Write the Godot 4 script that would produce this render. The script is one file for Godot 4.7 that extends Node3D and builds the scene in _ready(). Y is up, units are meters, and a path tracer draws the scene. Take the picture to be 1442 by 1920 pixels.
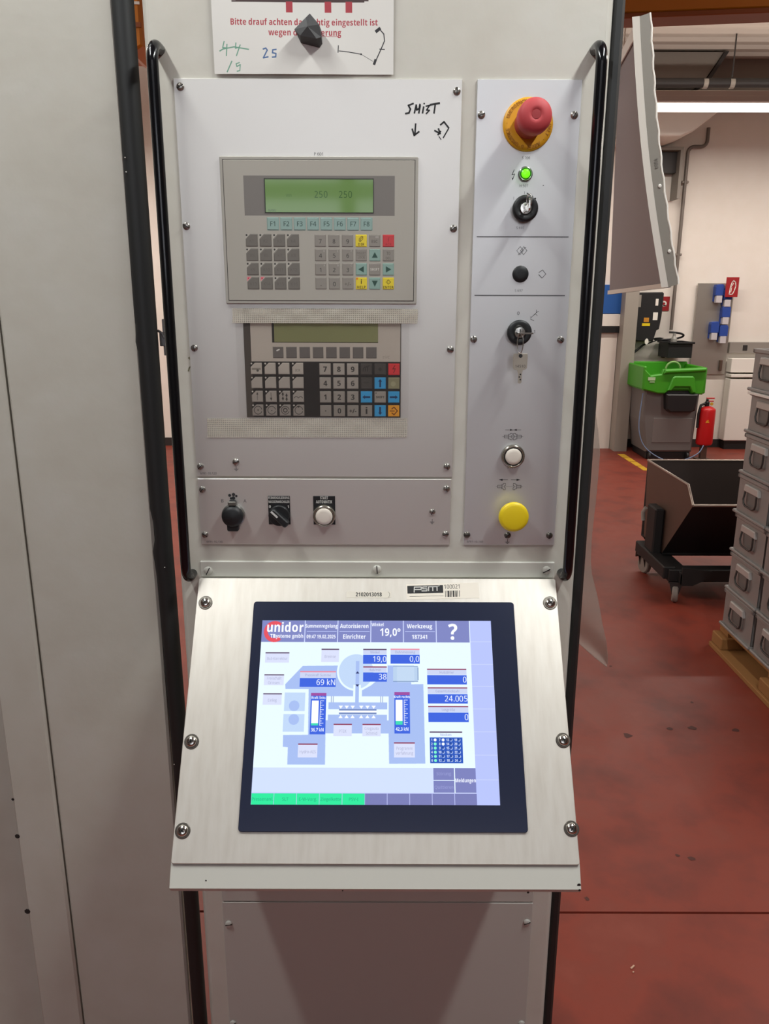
extends Node3D
# A control pillar of a press in a workshop hall: operator panels, a tilted touch screen console,
# a guard door on the left and the hall with its red floor behind on the right.

var used := {}
var M := {}

# ---------------------------------------------------------------- mesh collector
class Mb:
	var v := PackedVector3Array()
	var n := PackedVector3Array()
	var t := PackedVector2Array()
	var xf := Transform3D()
	var uvr := Rect2()

	func vert(p: Vector3, nn: Vector3) -> void:
		v.append(xf * p)
		n.append((xf.basis * nn).normalized())
		if uvr.size.x > 0.0:
			t.append(Vector2((p.x - uvr.position.x) / uvr.size.x, 1.0 - (p.y - uvr.position.y) / uvr.size.y))
		else:
			t.append(Vector2(p.x, p.y))

	func tri(a: Vector3, b: Vector3, c: Vector3) -> void:   # counter-clockwise from outside
		var nn := (b - a).cross(c - a)
		if nn.length_squared() < 1e-20:
			return
		nn = nn.normalized()
		vert(a, nn); vert(c, nn); vert(b, nn)

	func tri_n(a: Vector3, b: Vector3, c: Vector3, na: Vector3, nb: Vector3, nc: Vector3) -> void:
		vert(a, na); vert(c, nc); vert(b, nb)

	func quad(a: Vector3, b: Vector3, c: Vector3, d: Vector3) -> void:
		tri(a, b, c)
		tri(a, c, d)

	func quad_n(a: Vector3, b: Vector3, c: Vector3, d: Vector3, na: Vector3, nb: Vector3, nc: Vector3, nd: Vector3) -> void:
		tri_n(a, b, c, na, nb, nc)
		tri_n(a, c, d, na, nc, nd)

	func box(c: Vector3, s: Vector3, bev := 0.0) -> void:
		var h := s * 0.5
		var b := minf(bev, minf(h.x, minf(h.y, h.z)) * 0.9)
		for ax in 3:
			var i := (ax + 1) % 3
			var j := (ax + 2) % 3
			for sg in [-1.0, 1.0]:
				var q: Array[Vector3] = []
				for k in [[-1, -1], [1, -1], [1, 1], [-1, 1]]:
					var p := Vector3()
					p[ax] = sg * h[ax]
					p[i] = k[0] * (h[i] - b)
					p[j] = k[1] * (h[j] - b)
					q.append(c + p)
				if sg > 0:
					quad(q[0], q[1], q[2], q[3])
				else:
					quad(q[3], q[2], q[1], q[0])
		if b <= 0.0:
			return
		for ax in 3:
			var i := (ax + 1) % 3
			var j := (ax + 2) % 3
			for si in [-1.0, 1.0]:
				for sj in [-1.0, 1.0]:
					var q: Array[Vector3] = []
					for k in [[-1, 0], [1, 0], [1, 1], [-1, 1]]:
						var p := Vector3()
						p[ax] = k[0] * (h[ax] - b)
						p[i] = si * (h[i] - (0.0 if k[1] == 0 else b))
						p[j] = sj * (h[j] - (b if k[1] == 0 else 0.0))
						q.append(c + p)
					var o := Vector3()
					o[i] = si
					o[j] = sj
					if (q[1] - q[0]).cross(q[2] - q[0]).dot(o) > 0.0:
						quad(q[0], q[1], q[2], q[3])
					else:
						quad(q[3], q[2], q[1], q[0])
		for sx in [-1.0, 1.0]:
			for sy in [-1.0, 1.0]:
				for sz in [-1.0, 1.0]:
					var a := c + Vector3(sx * h.x, sy * (h.y - b), sz * (h.z - b))
					var d := c + Vector3(sx * (h.x - b), sy * h.y, sz * (h.z - b))
					var e := c + Vector3(sx * (h.x - b), sy * (h.y - b), sz * h.z)
					if sx * sy * sz > 0:
						tri(a, d, e)
					else:
						tri(a, e, d)

	func span(lo: Vector3, hi: Vector3, bev := 0.0) -> void:
		box((lo + hi) * 0.5, hi - lo, bev)

	func prism(poly: PackedVector2Array, z0: float, z1: float, bev := 0.0) -> void:
		var p := poly.duplicate()
		if Geometry2D.is_polygon_clockwise(p):
			p.reverse()
		var m := p.size()
		var q := PackedVector2Array()
		for i in m:
			var e0 := (p[i] - p[(i + m - 1) % m]).normalized()
			var e1 := (p[(i + 1) % m] - p[i]).normalized()
			var n0 := Vector2(-e0.y, e0.x)
			var n1 := Vector2(-e1.y, e1.x)
			var s := n0 + n1
			q.append(p[i] + s / maxf(0.3, 1.0 + n0.dot(n1)) * bev)
		var idx := Geometry2D.triangulate_polygon(q)
		for k in range(0, idx.size(), 3):
			var a := q[idx[k]]
			var b := q[idx[k + 1]]
			var c := q[idx[k + 2]]
			if (b - a).cross(c - a) < 0.0:
				var w := b
				b = c
				c = w
			tri(Vector3(a.x, a.y, z1), Vector3(b.x, b.y, z1), Vector3(c.x, c.y, z1))
			tri(Vector3(a.x, a.y, z0), Vector3(c.x, c.y, z0), Vector3(b.x, b.y, z0))
		for i in m:
			var j := (i + 1) % m
			var zb := z1 - bev
			quad(Vector3(p[i].x, p[i].y, z0), Vector3(p[j].x, p[j].y, z0), Vector3(p[j].x, p[j].y, zb), Vector3(p[i].x, p[i].y, zb))
			if bev > 0.0:
				quad(Vector3(p[i].x, p[i].y, zb), Vector3(p[j].x, p[j].y, zb), Vector3(q[j].x, q[j].y, z1), Vector3(q[i].x, q[i].y, z1))

	func lathe(prof: Array, seg := 24, smooth := false, squash := 1.0) -> void:
		var nr: Array[Vector2] = []
		for i in prof.size() - 1:
			var d: Vector2 = prof[i + 1] - prof[i]
			nr.append(Vector2(d.y, -d.x).normalized())
		for i in prof.size() - 1:
			var na := nr[i]
			var nb := nr[i]
			if smooth:
				na = (nr[i] + nr[maxi(i - 1, 0)]).normalized()
				nb = (nr[i] + nr[mini(i + 1, nr.size() - 1)]).normalized()
			for k in seg:
				var t0 := TAU * k / seg
				var t1 := TAU * (k + 1) / seg
				var c0 := Vector3(cos(t0), sin(t0) * squash, 0)
				var c1 := Vector3(cos(t1), sin(t1) * squash, 0)
				var u := Vector3(0, 0, 1)
				var p0: Vector2 = prof[i]
				var p1: Vector2 = prof[i + 1]
				if p1.x > 1e-7 and p0.x > 1e-7:
					quad_n(c0 * p0.x + u * p0.y, c1 * p0.x + u * p0.y, c1 * p1.x + u * p1.y, c0 * p1.x + u * p1.y,
						c0 * na.x + u * na.y, c1 * na.x + u * na.y, c1 * nb.x + u * nb.y, c0 * nb.x + u * nb.y)
				elif p0.x > 1e-7:
					tri_n(c0 * p0.x + u * p0.y, c1 * p0.x + u * p0.y, u * p1.y, c0 * na.x + u * na.y, c1 * na.x + u * na.y, u * nb.y + (c0 + c1) * 0.5 * nb.x)
				else:
					tri_n(u * p0.y, c1 * p1.x + u * p1.y, c0 * p1.x + u * p1.y, u * na.y + c0 * na.x, c1 * nb.x + u * nb.y, c0 * nb.x + u * nb.y)

	func tube(path: Array, r: float, seg := 12, r_end := -1.0) -> void:
		var m := path.size()
		var prev: Array = []
		var prev_n: Array = []
		var side := Vector3()
		for i in m:
			var d: Vector3
			if i == 0:
				d = path[1] - path[0]
			elif i == m - 1:
				d = path[m - 1] - path[m - 2]
			else:
				d = (path[i + 1] - path[i]).normalized() + (path[i] - path[i - 1]).normalized()
			d = d.normalized()
			if i == 0:
				side = d.cross(Vector3.UP if absf(d.y) < 0.9 else Vector3.RIGHT).normalized()
			else:
				side = (side - d * side.dot(d)).normalized()
			var up := d.cross(side)
			var rr := r if r_end < 0.0 else lerpf(r, r_end, float(i) / (m - 1))
			var ring: Array = []
			var ring_n: Array = []
			for k in seg:
				var a := TAU * k / seg
				var o := side * cos(a) + up * sin(a)
				ring.append(path[i] + o * rr)
				ring_n.append(o)
			if i > 0:
				for k in seg:
					var j := (k + 1) % seg
					quad_n(prev[k], prev[j], ring[j], ring[k], prev_n[k], prev_n[j], ring_n[j], ring_n[k])
			if i == 0:
				for k in range(1, seg - 1):
					tri(ring[0], ring[k + 1], ring[k])
			if i == m - 1:
				for k in range(1, seg - 1):
					tri(ring[0], ring[k], ring[k + 1])
			prev = ring
			prev_n = ring_n

	# flat stroke of ink or paint, width w, lying at height z on the local xy plane
	func stroke(pts: Array, w: float, z := 0.0) -> void:
		for i in pts.size() - 1:
			var a: Vector2 = pts[i]
			var b: Vector2 = pts[i + 1]
			var d := (b - a).normalized()
			var s := Vector2(-d.y, d.x) * w * 0.5
			var e := d * w * 0.35
			a -= e
			b += e
			quad(Vector3(a.x - s.x, a.y - s.y, z), Vector3(b.x - s.x, b.y - s.y, z), Vector3(b.x + s.x, b.y + s.y, z), Vector3(a.x + s.x, a.y + s.y, z))

	func flat(pts: Array, z := 0.0) -> void:
		for i in range(1, pts.size() - 1):
			var a: Vector2 = pts[0]
			var b: Vector2 = pts[i]
			var c: Vector2 = pts[i + 1]
			if (b - a).cross(c - a) < 0.0:
				var w := b
				b = c
				c = w
			tri(Vector3(a.x, a.y, z), Vector3(b.x, b.y, z), Vector3(c.x, c.y, z))

	func disc(c: Vector2, r: float, z := 0.0, seg := 20) -> void:
		var pts: Array = []
		for k in seg:
			pts.append(c + Vector2(cos(TAU * k / seg), sin(TAU * k / seg)) * r)
		flat(pts, z)

	func ring(c: Vector2, r0: float, r1: float, z := 0.0, seg := 28, a0 := 0.0, a1 := TAU) -> void:
		for k in seg:
			var t0 := lerpf(a0, a1, float(k) / seg)
			var t1 := lerpf(a0, a1, float(k + 1) / seg)
			var c0 := Vector3(cos(t0), sin(t0), 0)
			var c1 := Vector3(cos(t1), sin(t1), 0)
			var o := Vector3(c.x, c.y, z)
			quad(o + c0 * r0, o + c0 * r1, o + c1 * r1, o + c1 * r0)

	# a curved sheet with thickness; f gives a point for (u, v) in 0..1
	func sheet(f: Callable, nu: int, nv: int, th: float) -> void:
		var P: Array = []
		var N: Array = []
		for i in nu + 1:
			for j in nv + 1:
				P.append(f.call(float(i) / nu, float(j) / nv))
		for i in nu + 1:
			for j in nv + 1:
				var i0 := maxi(i - 1, 0)
				var i1 := mini(i + 1, nu)
				var j0 := maxi(j - 1, 0)
				var j1 := mini(j + 1, nv)
				var du: Vector3 = P[i1 * (nv + 1) + j] - P[i0 * (nv + 1) + j]
				var dv: Vector3 = P[i * (nv + 1) + j1] - P[i * (nv + 1) + j0]
				N.append(du.cross(dv).normalized())
		for i in nu:
			for j in nv:
				var a := i * (nv + 1) + j
				var b := a + nv + 1
				quad_n(P[a], P[b], P[b + 1], P[a + 1], N[a], N[b], N[b + 1], N[a + 1])
				quad_n(P[a + 1] - N[a + 1] * th, P[b + 1] - N[b + 1] * th, P[b] - N[b] * th, P[a] - N[a] * th, -N[a + 1], -N[b + 1], -N[b], -N[a])
		for i in nu:
			for j in [0, nv]:
				var a: int = i * (nv + 1) + j
				var b: int = a + nv + 1
				if j == 0:
					quad(P[a] - N[a] * th, P[b] - N[b] * th, P[b], P[a])
				else:
					quad(P[a], P[b], P[b] - N[b] * th, P[a] - N[a] * th)
		for j in nv:
			for i in [0, nu]:
				var a: int = i * (nv + 1) + j
				var b: int = a + 1
				if i == 0:
					quad(P[a], P[b], P[b] - N[b] * th, P[a] - N[a] * th)
				else:
					quad(P[a] - N[a] * th, P[b] - N[b] * th, P[b], P[a])

	func add_text(txt: String, font: Font, em: float, at: Transform3D, depth := 0.0, align := HORIZONTAL_ALIGNMENT_CENTER) -> void:
		var tm := TextMesh.new()
		tm.font = font
		tm.font_size = 48
		tm.pixel_size = em / 48.0
		tm.depth = depth
		tm.horizontal_alignment = align
		tm.text = txt
		var a := tm.get_mesh_arrays()
		if a.is_empty():
			return
		var p: PackedVector3Array = a[Mesh.ARRAY_VERTEX]
		var q: PackedVector3Array = a[Mesh.ARRAY_NORMAL]
		var ix: PackedInt32Array = a[Mesh.ARRAY_INDEX]
		for k in ix:
			if depth == 0.0 and q[k].z < 0.5:
				continue
			vert(at * p[k], at.basis * q[k])

	func mesh() -> ArrayMesh:
		var a := []
		a.resize(Mesh.ARRAY_MAX)
		a[Mesh.ARRAY_VERTEX] = v
		a[Mesh.ARRAY_NORMAL] = n
		a[Mesh.ARRAY_TEX_UV] = t
		var m := ArrayMesh.new()
		m.add_surface_from_arrays(Mesh.PRIMITIVE_TRIANGLES, a)
		return m


# ---------------------------------------------------------------- flat print (labels, legends, screens), drawn at double size
class Print:
	var im: Image
	var s: float
	var fonts: Dictionary
	var cache := {}

	func _init(w: float, h: float, scale: float, back: Color, f: Dictionary) -> void:
		s = scale * 2.0
		fonts = f
		im = Image.create(int(round(w * scale)) * 2, int(round(h * scale)) * 2, false, Image.FORMAT_RGBA8)
		im.fill(back)

	func rect(x: float, y: float, w: float, h: float, c: Color) -> void:
		var x0 := int(round(x * s))
		var y0 := int(round(y * s))
		im.fill_rect(Rect2i(x0, y0, int(round((x + w) * s)) - x0, int(round((y + h) * s)) - y0), c)

	func tri(a: Vector2, b: Vector2, c: Vector2, col: Color) -> void:
		var y0 := int(floor(minf(a.y, minf(b.y, c.y))))
		var y1 := int(ceil(maxf(a.y, maxf(b.y, c.y))))
		for y in range(maxi(y0, 0), mini(y1, im.get_height())):
			var yc := y + 0.5
			var lo := 1e9
			var hi := -1e9
			for e in [[a, b], [b, c], [c, a]]:
				var p: Vector2 = e[0]
				var q: Vector2 = e[1]
				if (p.y <= yc) != (q.y <= yc):
					var x := p.x + (q.x - p.x) * (yc - p.y) / (q.y - p.y)
					lo = minf(lo, x)
					hi = maxf(hi, x)
			if hi > lo:
				var i0 := int(round(lo))
				var i1 := int(round(hi))
				if i1 > i0:
					im.fill_rect(Rect2i(i0, y, i1 - i0, 1), col)

	func poly(pts: Array, col: Color) -> void:
		var p := PackedVector2Array()
		for q in pts:
			p.append(q * s)
		var ix := Geometry2D.triangulate_polygon(p)
		for k in range(0, ix.size(), 3):
			tri(p[ix[k]], p[ix[k + 1]], p[ix[k + 2]], col)

	func line(pts: Array, w: float, col: Color) -> void:
		for i in pts.size() - 1:
			var a: Vector2 = pts[i] * s
			var b: Vector2 = pts[i + 1] * s
			var d := (b - a).normalized()
			var e := Vector2(-d.y, d.x) * w * s * 0.5
			a -= d * w * s * 0.3
			b += d * w * s * 0.3
			tri(a - e, b - e, b + e, col)
			tri(a - e, b + e, a + e, col)

	func disc(x: float, y: float, r: float, col: Color) -> void:
		for k in range(int(floor((y - r) * s)), int(ceil((y + r) * s))):
			var d := (k + 0.5) / s - y
			if absf(d) < r:
				var h := sqrt(r * r - d * d)
				im.fill_rect(Rect2i(int(round((x - h) * s)), k, int(round(2.0 * h * s)), 1), col)

	func arc(x: float, y: float, r: float, w: float, a0: float, a1: float, col: Color) -> void:
		var pts: Array = []
		for k in 25:
			var a := lerpf(a0, a1, k / 24.0)
			pts.append(Vector2(x + cos(a) * r, y + sin(a) * r))
		line(pts, w, col)

	func text(txt: String, x: float, y: float, em: float, col: Color, align := 1, font := "sans", stretch := 1.0) -> void:
		var tm := TextMesh.new()
		tm.font = fonts[font]
		tm.font_size = 48
		tm.pixel_size = 1.0 / 48.0
		tm.depth = 0.0
		tm.horizontal_alignment = [HORIZONTAL_ALIGNMENT_LEFT, HORIZONTAL_ALIGNMENT_CENTER, HORIZONTAL_ALIGNMENT_RIGHT][align]
		tm.text = txt
		var a := tm.get_mesh_arrays()
		if a.is_empty():
			return
		var p: PackedVector3Array = a[Mesh.ARRAY_VERTEX]
		var q: PackedVector3Array = a[Mesh.ARRAY_NORMAL]
		var ix: PackedInt32Array = a[Mesh.ARRAY_INDEX]
		for k in range(0, ix.size(), 3):
			if q[ix[k]].z < 0.5:
				continue
			var t: Array[Vector2] = []
			for j in 3:
				var w := p[ix[k + j]]
				t.append(Vector2(x + w.x * em * stretch, y - w.y * em) * s)
			tri(t[0], t[1], t[2], col)

	func texture() -> ImageTexture:
		im.resize(im.get_width() / 2, im.get_height() / 2, Image.INTERPOLATE_BILINEAR)
		return ImageTexture.create_from_image(im)


# ---------------------------------------------------------------- naming and nodes
func numbered(called: String) -> String:
	if used.has(called):
		used[called] += 1
		return "%s_%03d" % [called, used[called]]
	used[called] = 0
	return called

func tag(o: Node, label: String, category: String, group := "") -> void:
	o.set_meta("label", label)
	o.set_meta("category", category)
	if group:
		o.set_meta("group", group)

func thing(called: String, label: String, category: String, at := Vector3.ZERO, group := "") -> Node3D:
	var o := Node3D.new()
	o.name = numbered(called)
	add_child(o)
	o.position = at
	tag(o, label, category, group)
	return o

func part(parent: Node, called: String, mb: Mb, m: Material, label := "") -> MeshInstance3D:
	return mpart(parent, called, mb.mesh(), m, Transform3D(), label)

func mpart(parent: Node, called: String, me: Mesh, m: Material, at := Transform3D(), label := "") -> MeshInstance3D:
	var o := MeshInstance3D.new()
	var nm := called
	var k := 0
	while parent.has_node(NodePath(nm)):
		k += 1
		nm = "%s_%03d" % [called, k]
	o.name = nm
	o.mesh = me
	o.material_override = m
	o.transform = at
	parent.add_child(o, true)
	if label:
		o.set_meta("label", label)
	return o

func struct(called: String, mb: Mb, m: Material) -> MeshInstance3D:
	var o := mpart(self, called, mb.mesh(), m)
	o.set_meta("kind", "structure")
	return o

func col(h: String) -> Color:
	return Color(h)

func mat(h: String, rough := 0.6, metal := 0.0, spec := 0.5) -> StandardMaterial3D:
	var m := StandardMaterial3D.new()
	m.albedo_color = Color(h)
	m.roughness = rough
	m.metallic = metal
	m.metallic_specular = spec
	return m

func noise_tex(freq: float, oct: int, sd: int, ramp: Array, size := 512, normal := false, bump := 1.0) -> NoiseTexture2D:
	var f := FastNoiseLite.new()
	f.noise_type = FastNoiseLite.TYPE_SIMPLEX_SMOOTH
	f.seed = sd
	f.frequency = freq
	f.fractal_octaves = oct
	f.fractal_gain = 0.55
	var t := NoiseTexture2D.new()
	t.width = size
	t.height = size
	t.seamless = true
	t.noise = f
	if normal:
		t.as_normal_map = true
		t.bump_strength = bump
	if ramp.size():
		var g := Gradient.new()
		var offs := PackedFloat32Array()
		var cols := PackedColorArray()
		for r in ramp:
			offs.append(r[0])
			cols.append(Color(r[1]))
		g.offsets = offs
		g.colors = cols
		t.color_ramp = g
	return t

func world_tri(m: StandardMaterial3D, sc: Vector3) -> void:
	m.uv1_triplanar = true
	m.uv1_world_triplanar = true
	m.uv1_scale = sc

var F := {}

func at_xy(x: float, y: float, z := 0.0, turn := 0.0) -> Transform3D:
	return Transform3D(Basis(Vector3(0, 0, 1), turn), Vector3(x, y, z))

func V2(x: float, y: float) -> Vector2:
	return Vector2(x, y)

# ---------------------------------------------------------------- the scene
func _ready() -> void:
	var cam := Camera3D.new()
	cam.name = "camera"
	cam.fov = 2.0 * rad_to_deg(atan(960.0 / 1480.0))
	cam.near = 0.05
	cam.far = 60.0
	cam.transform = Transform3D(Basis(Vector3.RIGHT, deg_to_rad(-15.0)) * Basis(Vector3(0, 0, 1), deg_to_rad(0.17)), Vector3(0, 1.6, 1.283))
	add_child(cam)
	cam.current = true
	var env := Environment.new()
	env.background_mode = Environment.BG_COLOR
	env.background_color = Color(0.02, 0.02, 0.02)
	env.tonemap_mode = Environment.TONE_MAPPER_LINEAR
	env.tonemap_exposure = 1.0
	env.sdfgi_enabled = true
	env.ssao_enabled = true
	env.ssil_enabled = true
	var we := WorldEnvironment.new()
	we.name = "surroundings"
	we.environment = env
	add_child(we)
	# hall lamps: x, y, z, length, along x?, energy, colour
	lamps = [
		[-0.95, 3.10, 0.70, 1.2, false, 3.5, "f4f8f6"],
		[1.00, 3.10, 0.72, 1.2, false, 4.5, "f4f8f6"],
		[3.6, 3.16, -6.1, 4.6, true, 8.4, "fff6ec"],
		[-3.75, 3.16, -6.1, 2.2, true, 7.0, "fff6ec"],
		[3.9, 3.5, -2.1, 3.0, false, 8.0, "fff6ec"],
		[-2.4, 3.5, -3.2, 3.0, false, 9.0, "fff6ec"],
		[0.2, 3.5, 4.2, 3.0, true, 0.4, "f6f7ff"],
	]
	make_fonts_and_materials()
	build_hall()
	build_lamps()
	build_guard_door()
	build_pillar()
	build_main_plate()
	build_operator_panel()
	build_second_panel()
	build_lower_plate()
	build_button_plate()
	build_console()
	build_notice()
	build_swing_sheet()
	build_far_wall_things()
	build_container()
	build_boxes()

var lamps: Array = []

func make_fonts_and_materials() -> void:
	var f := SystemFont.new()
	f.font_names = PackedStringArray(["Droid Sans"])
	var fb := SystemFont.new()
	fb.font_names = PackedStringArray(["Droid Sans"])
	fb.font_weight = 700
	var fm := SystemFont.new()
	fm.font_names = PackedStringArray(["Droid Sans Mono"])
	F = {"sans": f, "bold": fb, "mono": fm}
	var bump := noise_tex(0.02, 4, 5, [], 512, true, 1.5)
	# off-white machine paint, faintly orange-peeled
	var p := mat("c0bdb4", 0.5)
	p.normal_enabled = true
	p.normal_texture = bump
	p.normal_scale = 0.18
	p.albedo_texture = noise_tex(0.006, 4, 8, [[0.0, "f7f5f2"], [0.5, "fcfbf9"], [1.0, "ffffff"]])
	world_tri(p, Vector3(2.2, 2.2, 2.2))
	M.paint = p
	var pp := p.duplicate() as StandardMaterial3D
	pp.albedo_color = Color("cfccc3")
	M.paint_pillar = pp
	M.paint_flange = mat("c9c7be", 0.5)
	M.paint_cover = mat("bdbab3", 0.5)
	# anodised aluminium, fine vertical grain
	var a := mat("e6e3dd", 0.42, 0.72)
	a.roughness_texture = noise_tex(0.05, 3, 12, [[0.0, "e0e0e0"], [1.0, "ffffff"]])
	a.roughness_texture_channel = BaseMaterial3D.TEXTURE_CHANNEL_RED
	world_tri(a, Vector3(30, 1.6, 30))
	M.alu = a
	var a2 := a.duplicate() as StandardMaterial3D
	a2.albedo_color = Color("e3e3e3")
	M.alu_cool = a2
	# brushed stainless steel of the console face
	var s := mat("d9d4cc", 0.5, 0.55)
	s.albedo_texture = noise_tex(0.012, 5, 21, [[0.0, "ece9e6"], [0.45, "f7f5f3"], [1.0, "ffffff"]])
	s.roughness_texture = noise_tex(0.03, 4, 22, [[0.0, "c4c4c4"], [1.0, "ffffff"]])
	s.roughness_texture_channel = BaseMaterial3D.TEXTURE_CHANNEL_RED
	world_tri(s, Vector3(9, 2.0, 2.0))
	M.steel = s
	M.screw = mat("a7a39c", 0.3, 0.9)
	M.screw_dark = mat("6d6861", 0.35, 0.85)
	M.chrome = mat("d8d6d0", 0.16, 1.0)
	M.slot = mat("1e1c1a", 0.7)
	M.black = mat("17181a", 0.5)
	M.black_gloss = mat("0c0d10", 0.16)
	M.rubber = mat("1c1d1d", 0.55)
	M.ink = mat("2a2a2c", 0.8)
	M.ink_soft = mat("5a5a5c", 0.8)
	M.ink_thin = mat("6f6f71", 0.8)
	M.white_print = mat("cfcdc8", 0.7)
	M.red_knob = mat("bf4347", 0.6)
	M.red_knob_dark = mat("a33236", 0.55)
	M.yellow_ring = mat("e0a21f", 0.45)
	M.ring_print = mat("ab7412", 0.6)
	M.yellow = mat("e8cb1d", 0.4)
	M.white_cap = mat("e2d8cb", 0.4)
	M.frame_grey = mat("aaa69d", 0.5)
	var fl := mat("ffffff", 0.38)
	fl.albedo_texture = noise_tex(0.005, 6, 31, [[0.0, "6e2f25"], [0.35, "7d3427"], [0.55, "863728"], [0.75, "82392b"], [1.0, "8a4032"]], 1024)
	fl.roughness_texture = noise_tex(0.012, 5, 32, [[0.0, "d6d6d6"], [1.0, "ffffff"]])
	fl.roughness_texture_channel = BaseMaterial3D.TEXTURE_CHANNEL_RED
	fl.roughness = 0.54
	fl.metallic_specular = 0.5
	world_tri(fl, Vector3(0.6, 0.6, 0.6))
	M.floor = fl
	M.stain = mat("4f2620", 0.6)
	var w := mat("ece6de", 0.8)
	w.albedo_texture = noise_tex(0.01, 4, 41, [[0.0, "fbfaf8"], [1.0, "ffffff"]])
	world_tri(w, Vector3(0.7, 0.7, 0.7))
	M.wall = w
	M.deck = mat("a89c92", 0.5, 0.1)
	M.orange = mat("c77718", 0.5)
	M.orange_dark = mat("8e4a1c", 0.6)
	M.dark_metal = mat("3a3736", 0.5, 0.3)
	M.duct = mat("b9b2aa", 0.5, 0.2)
	M.box_steel = mat("93918f", 0.45, 0.3)
	M.bin_metal = mat("5f4b41", 0.5, 0.3)
	M.bin_dark = mat("211f1f", 0.6, 0.2)
	M.wood = mat("986b3b", 0.8)
	M.green = mat("3f9b1c", 0.45)
	M.grey_plastic = mat("6f6c6a", 0.55)
	M.red_ext = mat("c1161a", 0.35)
	M.sign_red = mat("9c1a1f", 0.5)
	M.blue = mat("27489c", 0.5)
	M.white = mat("ece8e0", 0.6)
	M.column = mat("9b958c", 0.6)
	var dl := mat("c8d4e0", 0.1)
	dl.emission_enabled = true
	dl.emission = Color("f2f6ff")
	dl.emission_energy_multiplier = 2.3
	M.daylight = dl

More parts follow.
